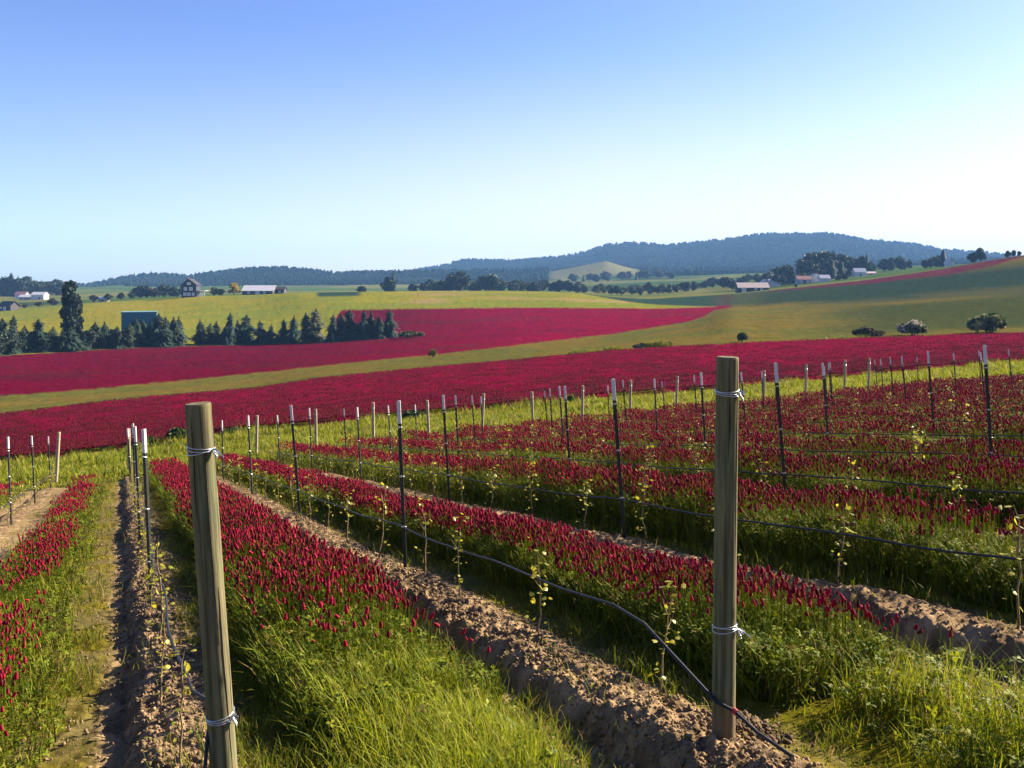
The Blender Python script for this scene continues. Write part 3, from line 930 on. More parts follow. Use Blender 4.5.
# soil clods along the ridges
CV, CF = spindle(4, [(-0.2, 0.45), (0.22, 0.5)])
CV = CV + np.random.default_rng(3).normal(0, 0.13, CV.shape)
clods = Pile()
r = np.random.default_rng(63)
for k in range(-1, 9):
    b = LP + k * STEP
    L = 26 if k >= 0 else 20
    n = 30000 if k in (0, 1) else 9000
    s = -1.6 + (r.random(n) ** 1.7) * L
    tau = -0.16 + (0.15 if k == 0 else -0.03) + r.normal(0, 0.17, n)
    tau = np.where(r.random(n) < 0.12, r.uniform(-0.85, 0.3, n), tau)
    x = b[0] + s * ROWD[0] + tau * ROWN[0]; y = b[1] + s * ROWD[1] + tau * ROWN[1]
    z = near_z(x, y)
    ok = in_view(x, y, z, 60) & (tau < 0.4)
    x, y, z = x[ok], y[ok], z[ok]; n = len(x)
    if n == 0: continue
    sz = 0.006 + 0.030 * r.random(n) ** 4
    if k == -1: sz *= 0.6
    c = mix(np.repeat(C_SOIL[None], n, 0), C_SOIL2[None] * 0.9, r.random(n)) * (0.8 + 0.5 * r.random((n, 1)))
    clods.add(stamp(CV, CF, np.ones((len(CV), 3)), np.stack([x, y, z + sz * 0.1], 1), sz[:, None] * (0.6 + 0.7 * r.random((n, 3))), r.random(n) * 6.283, r.random(n) * 6.283, r.random(n) * 0.9, c))
# heap of soil behind the right post
n = 500
bx, by = row_xy(1, 0.2)
x = bx + 0.16 + r.normal(0, 0.13, n); y = by + 0.05 + r.normal(0, 0.12, n)
z = near_z(x, y) + 0.07 * np.exp(-((x - bx - 0.16) ** 2 + (y - by - 0.05) ** 2) / 0.02)
sz = 0.012 + 0.035 * r.random(n) ** 2
c = np.repeat(C_SOIL2[None], n, 0) * (0.6 + 0.5 * r.random((n, 1)))
clods.add(stamp(CV, CF, np.ones((len(CV), 3)), np.stack([x, y, z], 1), sz[:, None] * (0.6 + 0.7 * r.random((n, 3))), r.random(n) * 6.283, r.random(n) * 6.283, r.random(n) * 0.9, c))
tag(clods.link('soil_clods', M['clod']), 'loose brown soil clods along the raised vine rows', 'soil', kind='stuff')

# ------------------------------------------------------------------ posts
ORD = ['zeroth', 'first', 'second', 'third', 'fourth', 'fifth', 'sixth', 'seventh', 'eighth', 'ninth', 'tenth', 'eleventh', 'twelfth', 'thirteenth',
       'fourteenth', 'fifteenth', 'sixteenth', 'seventeenth', 'eighteenth', 'nineteenth', 'twentieth', 'twenty-first', 'twenty-second', 'twenty-third', 'twenty-fourth', 'twenty-fifth',
       'twenty-sixth', 'twenty-seventh', 'twenty-eighth', 'twenty-ninth', 'thirtieth']
def row_phrase(k):
    if k == -2: return 'the row cut off by the left frame edge'
    if k == -1: return 'the row left of the left wooden post'
    if k == 0: return "the left wooden post's row"
    if k == 1: return "the right wooden post's row"
    return 'the %s row behind the right wooden post' % ORD[k - 1]

def post_body(h, rad, seed, n=28, rings=34):
    r = np.random.default_rng(seed)
    v = []; f = []
    zs = np.concatenate([np.linspace(-0.25, h - 0.012, rings), [h - 0.004, h]])
    for i, z in enumerate(zs):
        rr = rad * (1 + 0.05 * (1 - z / h))
        if i == len(zs) - 2: rr *= 0.985
        if i == len(zs) - 1: rr *= 0.93
        for k in range(n):
            t = 2 * math.pi * k / n
            w = 1 + 0.035 * (vnoise(np.array([k * 0.55 + seed * 9]), np.array([z * 2.2]), 3)[0] - 0.5) + 0.02 * math.sin(2 * t + seed)
            v.append((rr * w * math.cos(t), rr * w * math.sin(t), z))
    m = len(zs)
    for i in range(m - 1):
        for k in range(n):
            f.append((i*n+k, i*n+(k+1) % n, (i+1)*n+(k+1) % n, (i+1)*n+k))
    f.append(tuple((m-1)*n + k for k in range(n)))
    me = bpy.data.meshes.new('post_body'); me.from_pydata(v, [], f)
    me.polygons.foreach_set('use_smooth', np.array([True] * (len(f) - 1) + [False])); me.update()
    return me

def wire_tie(rad, z, seed, tail=(0.9, -0.4)):
    r = random.Random(seed)
    mb = MB()
    for q in range(3):
        pts = []
        ph = r.random() * 6.28
        for i in range(33):
            t = 2 * math.pi * i / 32
            pts.append(((rad + 0.004) * math.cos(t), (rad + 0.004) * math.sin(t), z + (q - 1) * 0.009 + 0.010 * math.sin(t + ph)))
        mb.tube(pts, 0.0024, 5)
    # twisted knot and loose tail
    a = math.atan2(tail[1], tail[0])
    cx, cy = math.cos(a), math.sin(a)
    pts = []
    for i in range(24):
        u = i / 23
        pts.append(((rad + 0.006 + 0.02 * u) * cx - cy * 0.008 * math.cos(u * 30), (rad + 0.006 + 0.02 * u) * cy + cx * 0.008 * math.cos(u * 30), z - 0.006 - 0.03 * u + 0.006 * math.sin(u * 30)))
    mb.tube(pts, 0.003, 5)
    for j in range(3):
        p0 = Vector(((rad + 0.008) * cx, (rad + 0.008) * cy, z))
        d = Vector((cx + r.uniform(-.6, .6), cy + r.uniform(-.6, .6), r.uniform(-.9, .5))) * (0.025 + 0.02 * r.random())
        mb.tube([p0, p0 + d * 0.5 + Vector((0, 0, .004)), p0 + d], 0.0026, 5)
    return mb.mesh('wire_tie', True)

def crack(rad, z0, z1, ang, seed):
    r = random.Random(seed); mb = MB()
    pts = []; n = 14
    for i in range(n):
        u = i / (n - 1); a = ang + 0.05 * math.sin(u * 5 + seed) + r.uniform(-.015, .015)
        pts.append((rad * 1.005 * math.cos(a), rad * 1.005 * math.sin(a), z0 + (z1 - z0) * u))
    mb.tube(pts, [0.0005 + 0.0022 * math.sin(math.pi * i / (n - 1)) for i in range(n)], 5)
    return mb.mesh('crack', True)
M['crack'] = noisy_mat('dark_crack', (0.02, 0.016, 0.01), (0.04, 0.03, 0.02), 30, 0.95)

def big_post(k, h, rad, lean_x, lean_y, label, seed, ties, tail, pos):
    x, y = pos
    z = plane_z(x, y)
    root = empty('wooden_post', (x, y, z + 0.0), label=label, cat='post', group='large wooden end posts in front', rot=(lean_x, lean_y, 0))
    link('post_body', post_body(h, rad, seed), M['wood'], root)
    for i, zz in enumerate(ties):
        link('wire_tie', wire_tie(rad * (1.0 + 0.05 * (1 - zz / h)), zz, seed + i, tail), M['wire'], root)
    for i, (z0, z1, a) in enumerate([(0.1, 1.0, -0.9), (0.75, h - 0.02, -1.25), (0.3, 0.8, -0.35), (h - 0.5, h - 0.05, -2.2), (h - .4, h - .02, -.15)]):
        link('crack', crack(rad * 1.02, z0, z1, a + 0.3 * seed % 1, seed + i), M['crack'], root)
    return root
big_post(0, 1.80, 0.0540, 0.0, R_(-4.1), 'leaning round wooden post with wire ties at the near end of the left row', 1, (1.60, 0.43), (0.95, -0.3), (-1.25, 3.95))
big_post(1, 1.81, 0.0515, 0.0, R_(0.6), 'upright round wooden post with wire ties, in front of the red clover right of centre', 2, (1.645, 0.52), (0.9, -0.45), (1.01, 4.30))

# far wooden end posts
END_S = {}
def row_end_s(k):
    ss = np.linspace(0, 90, 1800)
    P = LP + k * STEP + ss[:, None] * ROWD
    return float(ss[np.argmax(P[:, 1] > end_y(P[:, 0]))])
def project(x, y, z): return 512 + F * x / y, HZ - F * (z - EYE) / y

fm = post_body(1.8, 0.058, 7, 12, 8)
ftm = MB()
for q in (0, 1): ftm.tube([(0.063 * math.cos(t * .5236), 0.063 * math.sin(t * .5236), 1.55 + q * 0.02) for t in range(13)], 0.006, 4)
ftm = ftm.mesh('wire_tie')
proto = None
vis = []
for k in range(-2, K_MAX):
    s = row_end_s(k); x, y = row_xy(k, s)
    px, py = project(x, y, gz(x, y))
    if -5 < px < 1029: vis.append((px, k, x, y))
vis.sort()
for i, (px, k, x, y) in enumerate(vis):
    lab = 'slim wooden post ending ' + row_phrase(k)
    rot = (random.uniform(-.02, .03), random.uniform(-.06, -.01), random.uniform(0, 6))
    if proto is None:
        proto = empty('wooden_post', (x, y, gz(x, y)), label=lab, cat='post', group='wooden end posts along the far headland', rot=rot)
        link('post_body', fm, M['pale_wood'], proto); link('wire_tie', ftm, M['wire'], proto)
    else:
        copy_tree(proto, (x, y, gz(x, y)), rot=rot, scale=(1, 1, random.uniform(.93, 1.05)), label=lab)

# steel T posts
def tpost_meshes():
    H = 1.78
    mb = MB()
    mb.box(-0.020, 0.020, -0.003, 0.003, -0.3, H - 0.24)          # flange
    mb.box(-0.0035, 0.0035, 0.0032, 0.034, -0.3, H - 0.24)        # web
    z = 0.12
    while z < H - 0.26:                                           # studs on the face
        mb.box(-0.006, 0.006, -0.0085, -0.0032, z, z + 0.014); z += 0.054
    shaft = mb.mesh('shaft')
    mb = MB()
    mb.box(-0.0205, 0.0205, -0.0035, 0.0035, H - 0.24, H)
    mb.box(-0.004, 0.004, 0.0037, 0.0345, H - 0.24, H)
    z = H - 0.22
    while z < H - 0.02:
        mb.box(-0.006, 0.006, -0.009, -0.0037, z, z + 0.014); z += 0.054
    tip = mb.mesh('painted_tip')
    mb = MB()
    mb.tube([(-0.024, 0.012, 0), (-0.024, -0.010, 0.002), (0.0, -0.016, 0.006), (0.024, -0.010, 0.002), (0.024, 0.014, -0.003)], 0.0042, 5)
    mb.box(-0.012, 0.014, -0.022, -0.014, -0.008, 0.012)
    clip = mb.mesh('wire_clip')
    return shaft, tip, clip
sh_me, tip_me, clip_me = tpost_meshes()
sh_me.materials.append(M['steel']); tip_me.materials.append(M['white']); clip_me.materials.append(M['clip'])
proto = None
n_tp = 0
TP = {}
for k in range(-2, K_MAX):
    send = row_end_s(k)
    j = 1; cnt = 0
    TP[k] = []
    ph = 0.0
    while True:
        s = 5.5 + 5.9 * (j - 1) + random.uniform(-.1, .1) + (0.6 if k == 3 else 0)
        if s > send - 2.0: break
        x, y = row_xy(k, s)
        x += random.uniform(-.03, .03)
        z = gz(x, y)
        px, py = project(x, y, z + 1.0)
        j += 1
        TP[k].append(s)
        if not (-8 < px < 1032): continue
        cnt += 1; n_tp += 1
        if proto is None:
            pass
        lab = 'white tipped steel post, %s along %s' % (ORD[cnt], row_phrase(k))
        rot = (random.uniform(-.02, .03), -0.07 + random.uniform(-.025, .022), R_(-23) + random.uniform(-.3, .3))
        sz = random.uniform(0.96, 1.04)
        if proto is None:
            proto = empty('steel_post', (x, y, z), label=lab, cat='post', group='white tipped steel posts along the vine rows', rot=rot, scale=(1, 1, sz))
            link('shaft', sh_me, None, proto); link('painted_tip', tip_me, None, proto)
            for zc in (1.50, 0.98, 0.45):
                link('wire_clip', clip_me, None, proto, (0, 0, zc))
            last = proto
        else:
            c = copy_tree(proto, (x, y, z), rot=rot, scale=(1, 1, sz), label=lab)

# ------------------------------------------------------------------ drip hoses
for k in range(-1, 13):
    send = row_end_s(k)
    pts = []
    rr = random.Random(k)
    if k == 1:
        # comes down past the foot of the post and runs on over the soil
        x, y = row_xy(1, 0)
        x = 1.01; y = 4.30
        for dx, dy, dz in ((0.20, -0.42, 0.05), (0.10, -0.22, 0.09), (0.035, -0.075, 0.14), (-0.05, -0.072, 0.19)):
            pts.append((x + dx, y + dy, float(plane_z(x + dx, y + dy)) + dz))
        s = 0.87
    elif k == 0:
        x, y = -1.24, 3.95
        for dx, dy, dz in ((-0.085, -0.10, 0.10), (-0.085, -0.03, 0.36), (-0.09, 0.06, 0.46)):
            pts.append((x + dx, y + dy, float(plane_z(x + dx, y + dy)) + dz))
        s = 0.75
    else:
        s = 0.0
        x, y = row_xy(k, -0.3); pts.append((x, y, float(macro_z(np.array([x]), np.array([y]))[0]) + 0.1))
        s = 0.6
    while s < send - 0.3:
        x, y = row_xy(k, s)
        ph = (s % 5.85) / 5.85
        z = float(macro_z(np.array([x]), np.array([y]))[0]) + 0.42 - 0.025 * math.sin(math.pi * ph) + 0.006 * math.sin(s * 2.3 + k) + rr.uniform(-.005, .005)
        if k == 1 and s < 1.0: z -= 0.05
        off = 0.02 * math.sin(s * 2.1 + k)
        pts.append((x + 0.02 + off, y, z)); s += 0.33
    # smooth the first bend
    mb = MB(); mb.tube(pts, 0.0085 if k <= 1 else 0.0085, 7)
    o = link('drip_hose', mb.mesh('drip_hose', True), M['hose'])
    tag(o, 'thin black drip hose strung along ' + row_phrase(k), 'hose', 'drip hoses strung along the vine rows')
    if k == 1:
        x, y = row_xy(1, 0)
        f = MB(); p = Vector(pts[2])
        d = (Vector(pts[1]) - Vector(pts[2])).normalized()
        f.tube([p - d * 0.012, p + d * 0.016], 0.0145, 8)
        link('hose_fitting', f.mesh('hose_fitting'), M['red_tape'], o)

# ------------------------------------------------------------------ young vines
VL = np.array([(0, 0, 0), (0.45, 0.42, 0.06), (0.25, 0.75, -0.02), (0.62, 0.62, 0.0), (1.0, 0.0, -0.12), (0.62, -0.62, 0.0), (0.25, -0.75, -0.02), (0.45, -0.42, 0.06)], float)
VLF = np.array([(0, 1, 7), (0, 2, 1), (0, 7, 6), (1, 3, 4), (1, 4, 7), (7, 4, 5)])
VLC = np.ones((8, 3))
def vine_variant(seed):
    r = np.random.default_rng(seed)
    h = r.uniform(0.5, 0.75)
    mb = MB(); pts = []; x = y = 0.0
    for i in range(9):
        pts.append((x, y, -0.05 + (h + 0.05) * i / 8)); x += r.normal(0, 0.012); y += r.normal(0, 0.012)
    mb.tube(pts, [0.008 - 0.005 * i / 8 for i in range(9)], 5)
    for q in range(2):
        i = r.integers(4, 7); p = Vector(pts[i]); a = r.random() * 6.28
        mb.tube([p, p + Vector((math.cos(a) * .05, math.sin(a) * .05, .06)), p + Vector((math.cos(a) * .09, math.sin(a) * .09, .15))], [0.004, 0.003, 0.0015], 4)
    stem = mb.mesh('stem', True); stem.materials.append(M['stem'])
    n = int(r.integers(26, 42))
    zz = h * (0.15 + 0.9 * r.random(n))
    ang = r.random(n) * 6.283; rad = 0.012 + 0.075 * r.random(n)
    cx = np.interp(zz, [p[2] for p in pts], [p[0] for p in pts]); cy = np.interp(zz, [p[2] for p in pts], [p[1] for p in pts])
    P = np.stack([cx + rad * np.cos(ang), cy + rad * np.sin(ang), zz], 1)
    sz = 0.018 + 0.022 * r.random(n)
    c = mix(np.repeat(np.array([[0.62, 0.52, 0.03]]), n, 0), np.array([[0.28, 0.32, 0.03]]), r.random(n)) * (0.8 + 0.4 * r.random((n, 1)))
    pl = Pile(); pl.add(stamp(VL, VLF, VLC, P, np.stack([sz] * 3, 1), ang, r.random(n) * 6.283, np.abs(r.normal(0, 0.7, n)), c))
    lv = pl.mesh('leaves'); lv.materials.append(M['vine_leaf'])
    return stem, lv
VAR = [vine_variant(200 + i) for i in range(10)]
protos = {}
cands = []
for k in range(-1, 13):
    s = 0.85; j = 0
    while s < row_end_s(k) - 1:
        x, y = row_xy(k, s + random.uniform(-.12, .12))
        x += random.uniform(-.04, .05)
        z = gz(x, y); px, py = project(x, y, z + .3)
        s += 1.42; j += 1
        if -5 < px < 1029 and 0 < y < 33: cands.append((k, x, y, z))
cands.sort(key=lambda c: c[2])
cands = cands[:280]
cands.sort(key=lambda c: (c[0], c[2]))
cnt = {}
for (k, x, y, z) in cands:
    cnt[k] = cnt.get(k, 0) + 1
    lab = 'young yellow leaved grapevine, %s along %s' % (ORD[cnt[k]] if cnt[k] < len(ORD) else 'last', row_phrase(k))
    i = random.randrange(10)
    sc = random.uniform(0.8, 1.2); rz = random.random() * 6.28
    if i not in protos:
        t = empty('grapevine', (x, y, z), rz, lab, 'vine', 'young grapevines planted along the rows', scale=(sc, sc, sc))
        link('stem', VAR[i][0], None, t); link('leaves', VAR[i][1], None, t); protos[i] = t
    else:
        copy_tree(protos[i], (x, y, z), rz, scale=(sc, sc, sc), label=lab)

# ------------------------------------------------------------------ trees
QV = np.array([(-0.5, 0, -0.5), (0.5, 0, -0.5), (0.5, 0, 0.5), (-0.5, 0, 0.5)], float)
QF = np.array([(0, 1, 2), (0, 2, 3)]); QC = np.ones((4, 3))
SPV = np.array([(0, -0.16, 0), (0, 0.16, 0), (0.55, 0.24, -0.06), (0.55, -0.24, -0.06), (1.0, 0, -0.22), (0.5, 0, 0.10)], float)
SPF = np.array([(0, 3, 5), (0, 5, 1), (1, 5, 2), (3, 4, 5), (5, 4, 2)])
SPC = np.ones((6, 3)); SPC[4] = 1.25

def conifer_variant(seed, h, rad, col, dens=1.0, base=0.05):
    r = np.random.default_rng(seed)
    mb = MB(); mb.tube([(0, 0, -0.5), (0, 0, h * 0.5), (0, 0, h * 0.97)], [h * 0.022, h * 0.014, 0.02], 6)
    tr = mb.mesh('trunk', True); tr.materials.append(M['bark'])
    n = int(1700 * dens)
    f = base + (1 - base) * r.random(n) ** 1.25
    lay = np.floor(f * 13) / 13
    prof = (1 - f) ** 0.68 * (0.74 + 0.26 * np.cos((f - lay) * 13 * 3.0)) * (0.55 + 0.9 * vnoise(f * 8, f * 0 + seed, seed))
    ang = r.random(n) * 6.283
    lop = 1 + 0.18 * np.sin(ang * 2 + seed) + 1.0 * (vnoise(ang * 1.5, f * 6, seed) - 0.5)
    rr = rad * prof * lop + 0.06
    start = rr * 0.35 * r.random(n)
    P = np.stack([np.cos(ang) * start, np.sin(ang) * start, h * f], 1)
    L = np.maximum(rr - start, 0.15) * (0.55 + 0.75 * r.random(n))
    S = np.stack([L, np.clip(L * 1.1, .2, 1.3), np.clip(L, .3, 1.6)], 1)
    dn = 0.25 + 0.3 * r.random(n) - 0.65 * f ** 2
    c = np.repeat(np.array(col)[None], n, 0) * (0.55 + 0.9 * r.random((n, 1)))
    pl = Pile(); pl.add(stamp(SPV, SPF, SPC, P, S, ang, ang, dn, c))
    m = 10
    ft = 0.93 + 0.07 * r.random(m)
    pl.add(stamp(SPV, SPF, SPC, np.stack([np.zeros(m), np.zeros(m), h * ft], 1), np.full((m, 3), h * 0.035), r.random(m) * 6.28, r.random(m) * 6.28, np.full(m, -0.9), np.repeat(np.array(col)[None], m, 0)))
    cr = pl.mesh('crown'); cr.materials.append(M['tree'])
    return tr, cr

def broad_variant(seed, h, rx, col, clumps=16, per=80, leaf=0.45, low=0.25, shape=1.0, col2=None):
    """rounded broadleaf: trunk, limbs, leaf clumps spread through the crown's volume"""
    r = np.random.default_rng(seed)
    mb = MB(); th = h * low
    mb.tube([(0, 0, -0.6), (0.02 * h, 0, th), (0.0, 0.01 * h, h * 0.75)], [h * 0.03, h * 0.022, h * 0.006], 7)
    cz = (h * (low * 0.6) + h) / 2; hz = (h - h * low * 0.6) / 2
    cen = []
    for i in range(clumps):
        for _ in range(30):
            q = r.uniform(-1, 1, 3)
            if q @ q < 0.85: break
        zz = q[2]
        w = (1 - 0.35 * max(zz, 0)) ** shape
        cen.append((q[0] * rx * w * 0.82, q[1] * rx * w * 0.82, cz + zz * hz * 0.84))
    for c in cen[::2]:
        mb.tube([(0.015 * h, 0, th * 0.9), (c[0] * .5, c[1] * .5, (th + c[2]) / 2), c], [h * 0.012, h * 0.007, h * 0.003], 5)
    tr = mb.mesh('trunk', True); tr.materials.append(M['bark'])
    pl = Pile()
    for c in cen:
        rad = rx * r.uniform(0.26, 0.48)
        n = int(per * r.uniform(0.7, 1.3))
        d = r.normal(0, 1, (n, 3)); d /= np.linalg.norm(d, axis=1)[:, None]
        P = np.array(c) + d * (rad * (0.45 + 0.6 * r.random((n, 1)))) * np.array([1, 1, 0.85])
        P[:, 2] = np.minimum(np.maximum(P[:, 2], 0.05 * h), h * 1.02)
        base = np.array(col) * r.uniform(0.7, 1.3)
        if col2 is not None and r.random() < 0.4: base = np.array(col2) * r.uniform(.8, 1.2)
        cc = base[None] * (0.6 + 0.8 * r.random((n, 1)))
        s = leaf * (0.6 + 0.8 * r.random(n))
        pl.add(stamp(QV, QF, QC, P, np.stack([s, s, s * 0.8], 1), r.random(n) * 6.28, r.random(n) * 6.28, r.random(n) * 1.5, cc))
    cr = pl.mesh('crown'); cr.materials.append(M['tree'])
    return tr, cr

CON = [conifer_variant(300 + i, 10.0, rad, col, 1.0) for i, (rad, col) in enumerate([(3.8, (0.025, 0.056, 0.038)), (3.2, (0.03, 0.06, 0.038)), (4.6, (0.026, 0.054, 0.034)), (3.6, (0.048, 0.075, 0.034)), (3.4, (0.026, 0.056, 0.04)), (4.2, (0.036, 0.062, 0.034))])]
CON_O = conifer_variant(320, 10.0, 3.2, (0.10, 0.11, 0.045))
BR = [broad_variant(340 + i, 10.0, 5.2, (0.034, 0.058, 0.034), 22, 85, 0.7, 0.04) for i in range(4)]
BR_L = [broad_variant(350 + i, 10.0, 4.6, (0.075, 0.11, 0.030), 18, 80, 0.7, 0.04) for i in range(3)]
BR_P = [broad_variant(360 + i, 10.0, 4.6, (0.044, 0.030, 0.036), 18, 80, 0.7, 0.04) for i in range(2)]
BR_Y = broad_variant(366, 10.0, 4.6, (0.42, 0.30, 0.02), 16, 90, 0.6, 0.12)
BR_T = broad_variant(370, 17.0, 3.0, (0.027, 0.050, 0.034), 64, 130, 0.45, 0.02, 0.5)

TPROTO = {}
def tree(name, meshes, key, px, D, ybase, ytop, label, group=None, wide=1.0, href=10.0, cat='tree', sink=0.0):
    x, y, z = at(px, D)
    h = (ybase - ytop) / F * D
    s = h / href
    rz = random.random() * 6.28
    sc = (s * wide, s * wide, s)
    z = z - sink
    if key not in TPROTO:
        t = empty(name, (x, y, z), rz, label, cat, group, scale=sc)
        link('trunk', meshes[0], None, t); link('crown', meshes[1], None, t)
        TPROTO[key] = t
    else:
        t = copy_tree(TPROTO[key], (x, y, z), rz, scale=sc, label=label)
        if group: t['group'] = group
        elif 'group' in t: del t['group']
        t.name = name
    return t

def belt_D(px): return float(np.interp(px, K_B4[0], K_B4[2])) + 5
G_BELT = 'dark trees of the belt along the red field'
# (column, base row, top row, kind, relative width)
belt = [(-6,357,322,2,1.2),(4,357,320,0,1.1),(14,356,319,2,1.0),(25,356,330,0,1.0),(37,355,321,0,1.15),(53,354,328,3,.9),(62,354,333,2,1.2),(70,353,330,1,1.3),(84,352,333,2,1.2),
        (96,352,326,0,1.1),(106,352,325,1,1.1),(117,351,331,2,1.2),(129,350,325,0,.9),(136,350,318,1,.9),(142,350,324,3,.9),(150,350,327,2,.9),(158,349,315,0,1.0),(166,349,320,2,1.1),(174,348,318,0,1.0),(179,348,317,1,.9),
        (201,346,320,1,1.0),(210,346,326,0,1.1),(217,345,323,3,1.0),(229,346,314,0,.95),(238,345,321,2,1.0),(246,345,314,0,1.15),(261,344,320,0,1.15),(271,344,327,3,1.0),(283,344,320,0,1.0),(293,344,318,1,1.1),
        (307,343,313,0,.9),(317,343,312,4,1.0),(333,342,313,0,.85),(342,342,316,1,1.0),(350,341,312,0,1.0),(364,341,310,0,1.1),(372,340,311,2,.9),(380,340,316,2,1.0),(389,340,312,0,1.0)]
for i, (px, yb, yt, kd, w) in enumerate(belt):
    px_, w_ = px, w * 1.0
    D = belt_D(px) + random.uniform(-2, 4)
    label = ('pale olive' if kd == 4 else 'dark') + ' conifer in the belt edging the red field, %s from its left end' % (ORD[i + 1] if i + 1 < len(ORD) else '%s from its right end' % ORD[len(belt) - i])
    if i + 1 >= len(ORD): label = 'dark conifer in the belt edging the red field, %s from its right end' % ORD[len(belt) - i]
    cv = kd if kd == 4 else (kd if i % 3 else (kd + 3) % 6 + (5 if (kd + 3) % 6 == 4 else 0)) % 6
    if kd != 4 and cv == 4: cv = 5
    t = tree('conifer_tree', CON_O if kd == 4 else CON[cv], 'con%d' % cv, px, D, yb + 0.5, yt + random.uniform(-1.5, 2), label, G_BELT, w_ * random.uniform(.8, 1.2))
    t.rotation_euler = (random.uniform(-.05, .05), random.uniform(-.05, .05), random.random() * 6.28)
fill = [(-3,356,334),(9,356,336),(20,355,337),(31,355,335),(45,354,336),(57,353,337),(66,353,336),(79,352,336),(90,352,333),(101,351,334),(112,351,335),(122,350,333),(133,350,334),(146,350,333),(154,349,332),(163,349,330),(171,348,329),
        (206,346,334),(223,345,333),(234,345,331),(243,345,332),(266,344,334),(278,344,335),(288,344,333),(300,343,332),(312,343,333),(357,341,328),(369,341,326),(376,341,325),(384,340,326)]
for i, (px, yb, yt) in enumerate(fill):
    lab = 'low dark leafy tree filling the belt, %s from %s end' % (ORD[i + 1] if i < 20 else ORD[len(fill) - i], 'its left' if i < 20 else 'its right')
    tree('broadleaf_tree', BR[i % 4], 'b%d' % (i % 4), px, belt_D(px) + random.uniform(-1, 5), yb + 0.5, yt + random.uniform(-2, 2), lab, G_BELT, random.uniform(.85, 1.15))
tree('poplar_tree', BR_T, 'poplar', 69, 224, 352, 271, 'very tall dark poplar towering over the belt at the left', wide=0.62, href=17.0)
tree('poplar_tree', BR_T, 'poplar', 77, 227, 352, 289, 'shorter dark poplar leaning against the towering poplar at left', wide=0.6, href=17.0)

def bush_variant(seed, col, col2=None, leaf=0.16, n=1500, flat=0.75):
    """unit bush, 1 m high, about 1.6 m across"""
    r = np.random.default_rng(seed)
    mb = MB()
    for q in range(7):
        a = q * 0.9 + r.random(); mb.tube([(0, 0, -0.1), (0.25 * math.cos(a), 0.25 * math.sin(a), 0.35), (0.5 * math.cos(a), 0.5 * math.sin(a), 0.65)], [0.03, 0.02, 0.008], 5)
    st = mb.mesh('stem', True); st.materials.append(M['bark'])
    pl = Pile()
    K = 26
    for q in range(K):
        a = r.random() * 6.28; rr = 0.62 * math.sqrt(r.random())
        c = np.array([rr * math.cos(a), rr * math.sin(a), 0.25 + 0.5 * (1 - (rr / .7) ** 2) * r.uniform(.6, 1.0)])
        m = n // K
        d = r.normal(0, 1, (m, 3)); d /= np.linalg.norm(d, axis=1)[:, None]
        P = c + d * 0.21 * (0.4 + 0.65 * r.random((m, 1)))
        P[:, 2] = np.maximum(P[:, 2], 0.02)
        b = np.array(col2 if (col2 is not None and r.random() < .45) else col) * r.uniform(.7, 1.3)
        s = leaf * (0.6 + 0.8 * r.random(m))
        pl.add(stamp(QV, QF, QC, P, np.stack([s, s, s * .8], 1), r.random(m) * 6.28, r.random(m) * 6.28, r.random(m) * 1.5, b[None] * (0.65 + 0.7 * r.random((m, 1)))))
    fo = pl.mesh('foliage'); fo.materials.append(M['tree'])
    return st, fo
def bush(meshes, px, D, yb, yt, wpx, label, name='bush', group=None):
    x, y, z = at(px, D); h = (yb - yt) / F * D; w = wpx / F * D / 1.7
    t = empty(name, (x, y, z), random.random() * 6.28, label, 'bush', group, scale=(w, w, h / 0.95))
    link('stem', meshes[0], None, t); link('foliage', meshes[1], None, t)
    return t
bush(bush_variant(401, (0.10, 0.15, 0.04), (0.28, 0.30, 0.10), 0.13, 2600), 989, 143, 335, 312.5, 44, 'large round green bush at the red field edge, at far right')
bush(bush_variant(402, (0.09, 0.12, 0.04), (0.5, 0.46, 0.32), 0.13, 2200), 913, 141, 337, 320, 32, 'bush with pale blossom between the mound and the big round bush')
bush(bush_variant(403, (0.085, 0.065, 0.03), (0.06, 0.06, 0.025), 0.13, 2000), 868, 138, 339, 328, 34, 'low reddish brown bush left of the pale flowering bush')
bush(bush_variant(404, (0.045, 0.075, 0.022)), 742, 134, 345, 335, 13, 'small round green bush right above the right wooden post')
bush(bush_variant(405, (0.045, 0.06, 0.022)), 644, 126, 351, 345, 26, 'low dark shrub patch on the edge of the green band, left of centre-right post')
bush(bush_variant(406, (0.05, 0.065, 0.022)), 668, 128, 349, 343, 12, 'tiny shrub beside the low dark shrub patch')
bush(bush_variant(407, (0.26, 0.22, 0.03)), 433, 158, 355, 346.5, 11, 'small yellow bush standing alone on the edge of the red field')
bush(bush_variant(408, (0.075, 0.10, 0.03)), 408, 250, 340, 333, 26, 'light green shrub patch at the right end of the tree belt')
bush(bush_variant(409, (0.09, 0.11, 0.03)), 420, 251, 338, 333, 10, 'small pale shrub ending the tree belt')
for i, (px, yb, yt, w) in enumerate([(178, 450, 433, 26), (150, 452, 441, 14), (412, 419, 411, 24), (570, 404, 397, 16), (235, 437, 430, 22)]):
    bush(bush_variant(420 + i, (0.04, 0.07, 0.015), (0.08, 0.11, 0.02), 0.2, 1200), px, float(np.interp(px, K_B1[0], K_B1[2])) - 1.0, yb, yt, w,
         ['tall leafy weed clump just left of the left wooden post', 'small weed clump left of the tall weed clump by the left wooden post', 'dark weed clump on the grass strip, third from the left', 'small weed clump on the grass strip near the middle', 'low weed clump just right of the left wooden post'][i], 'weed_clump', 'weed clumps on the grass strip')

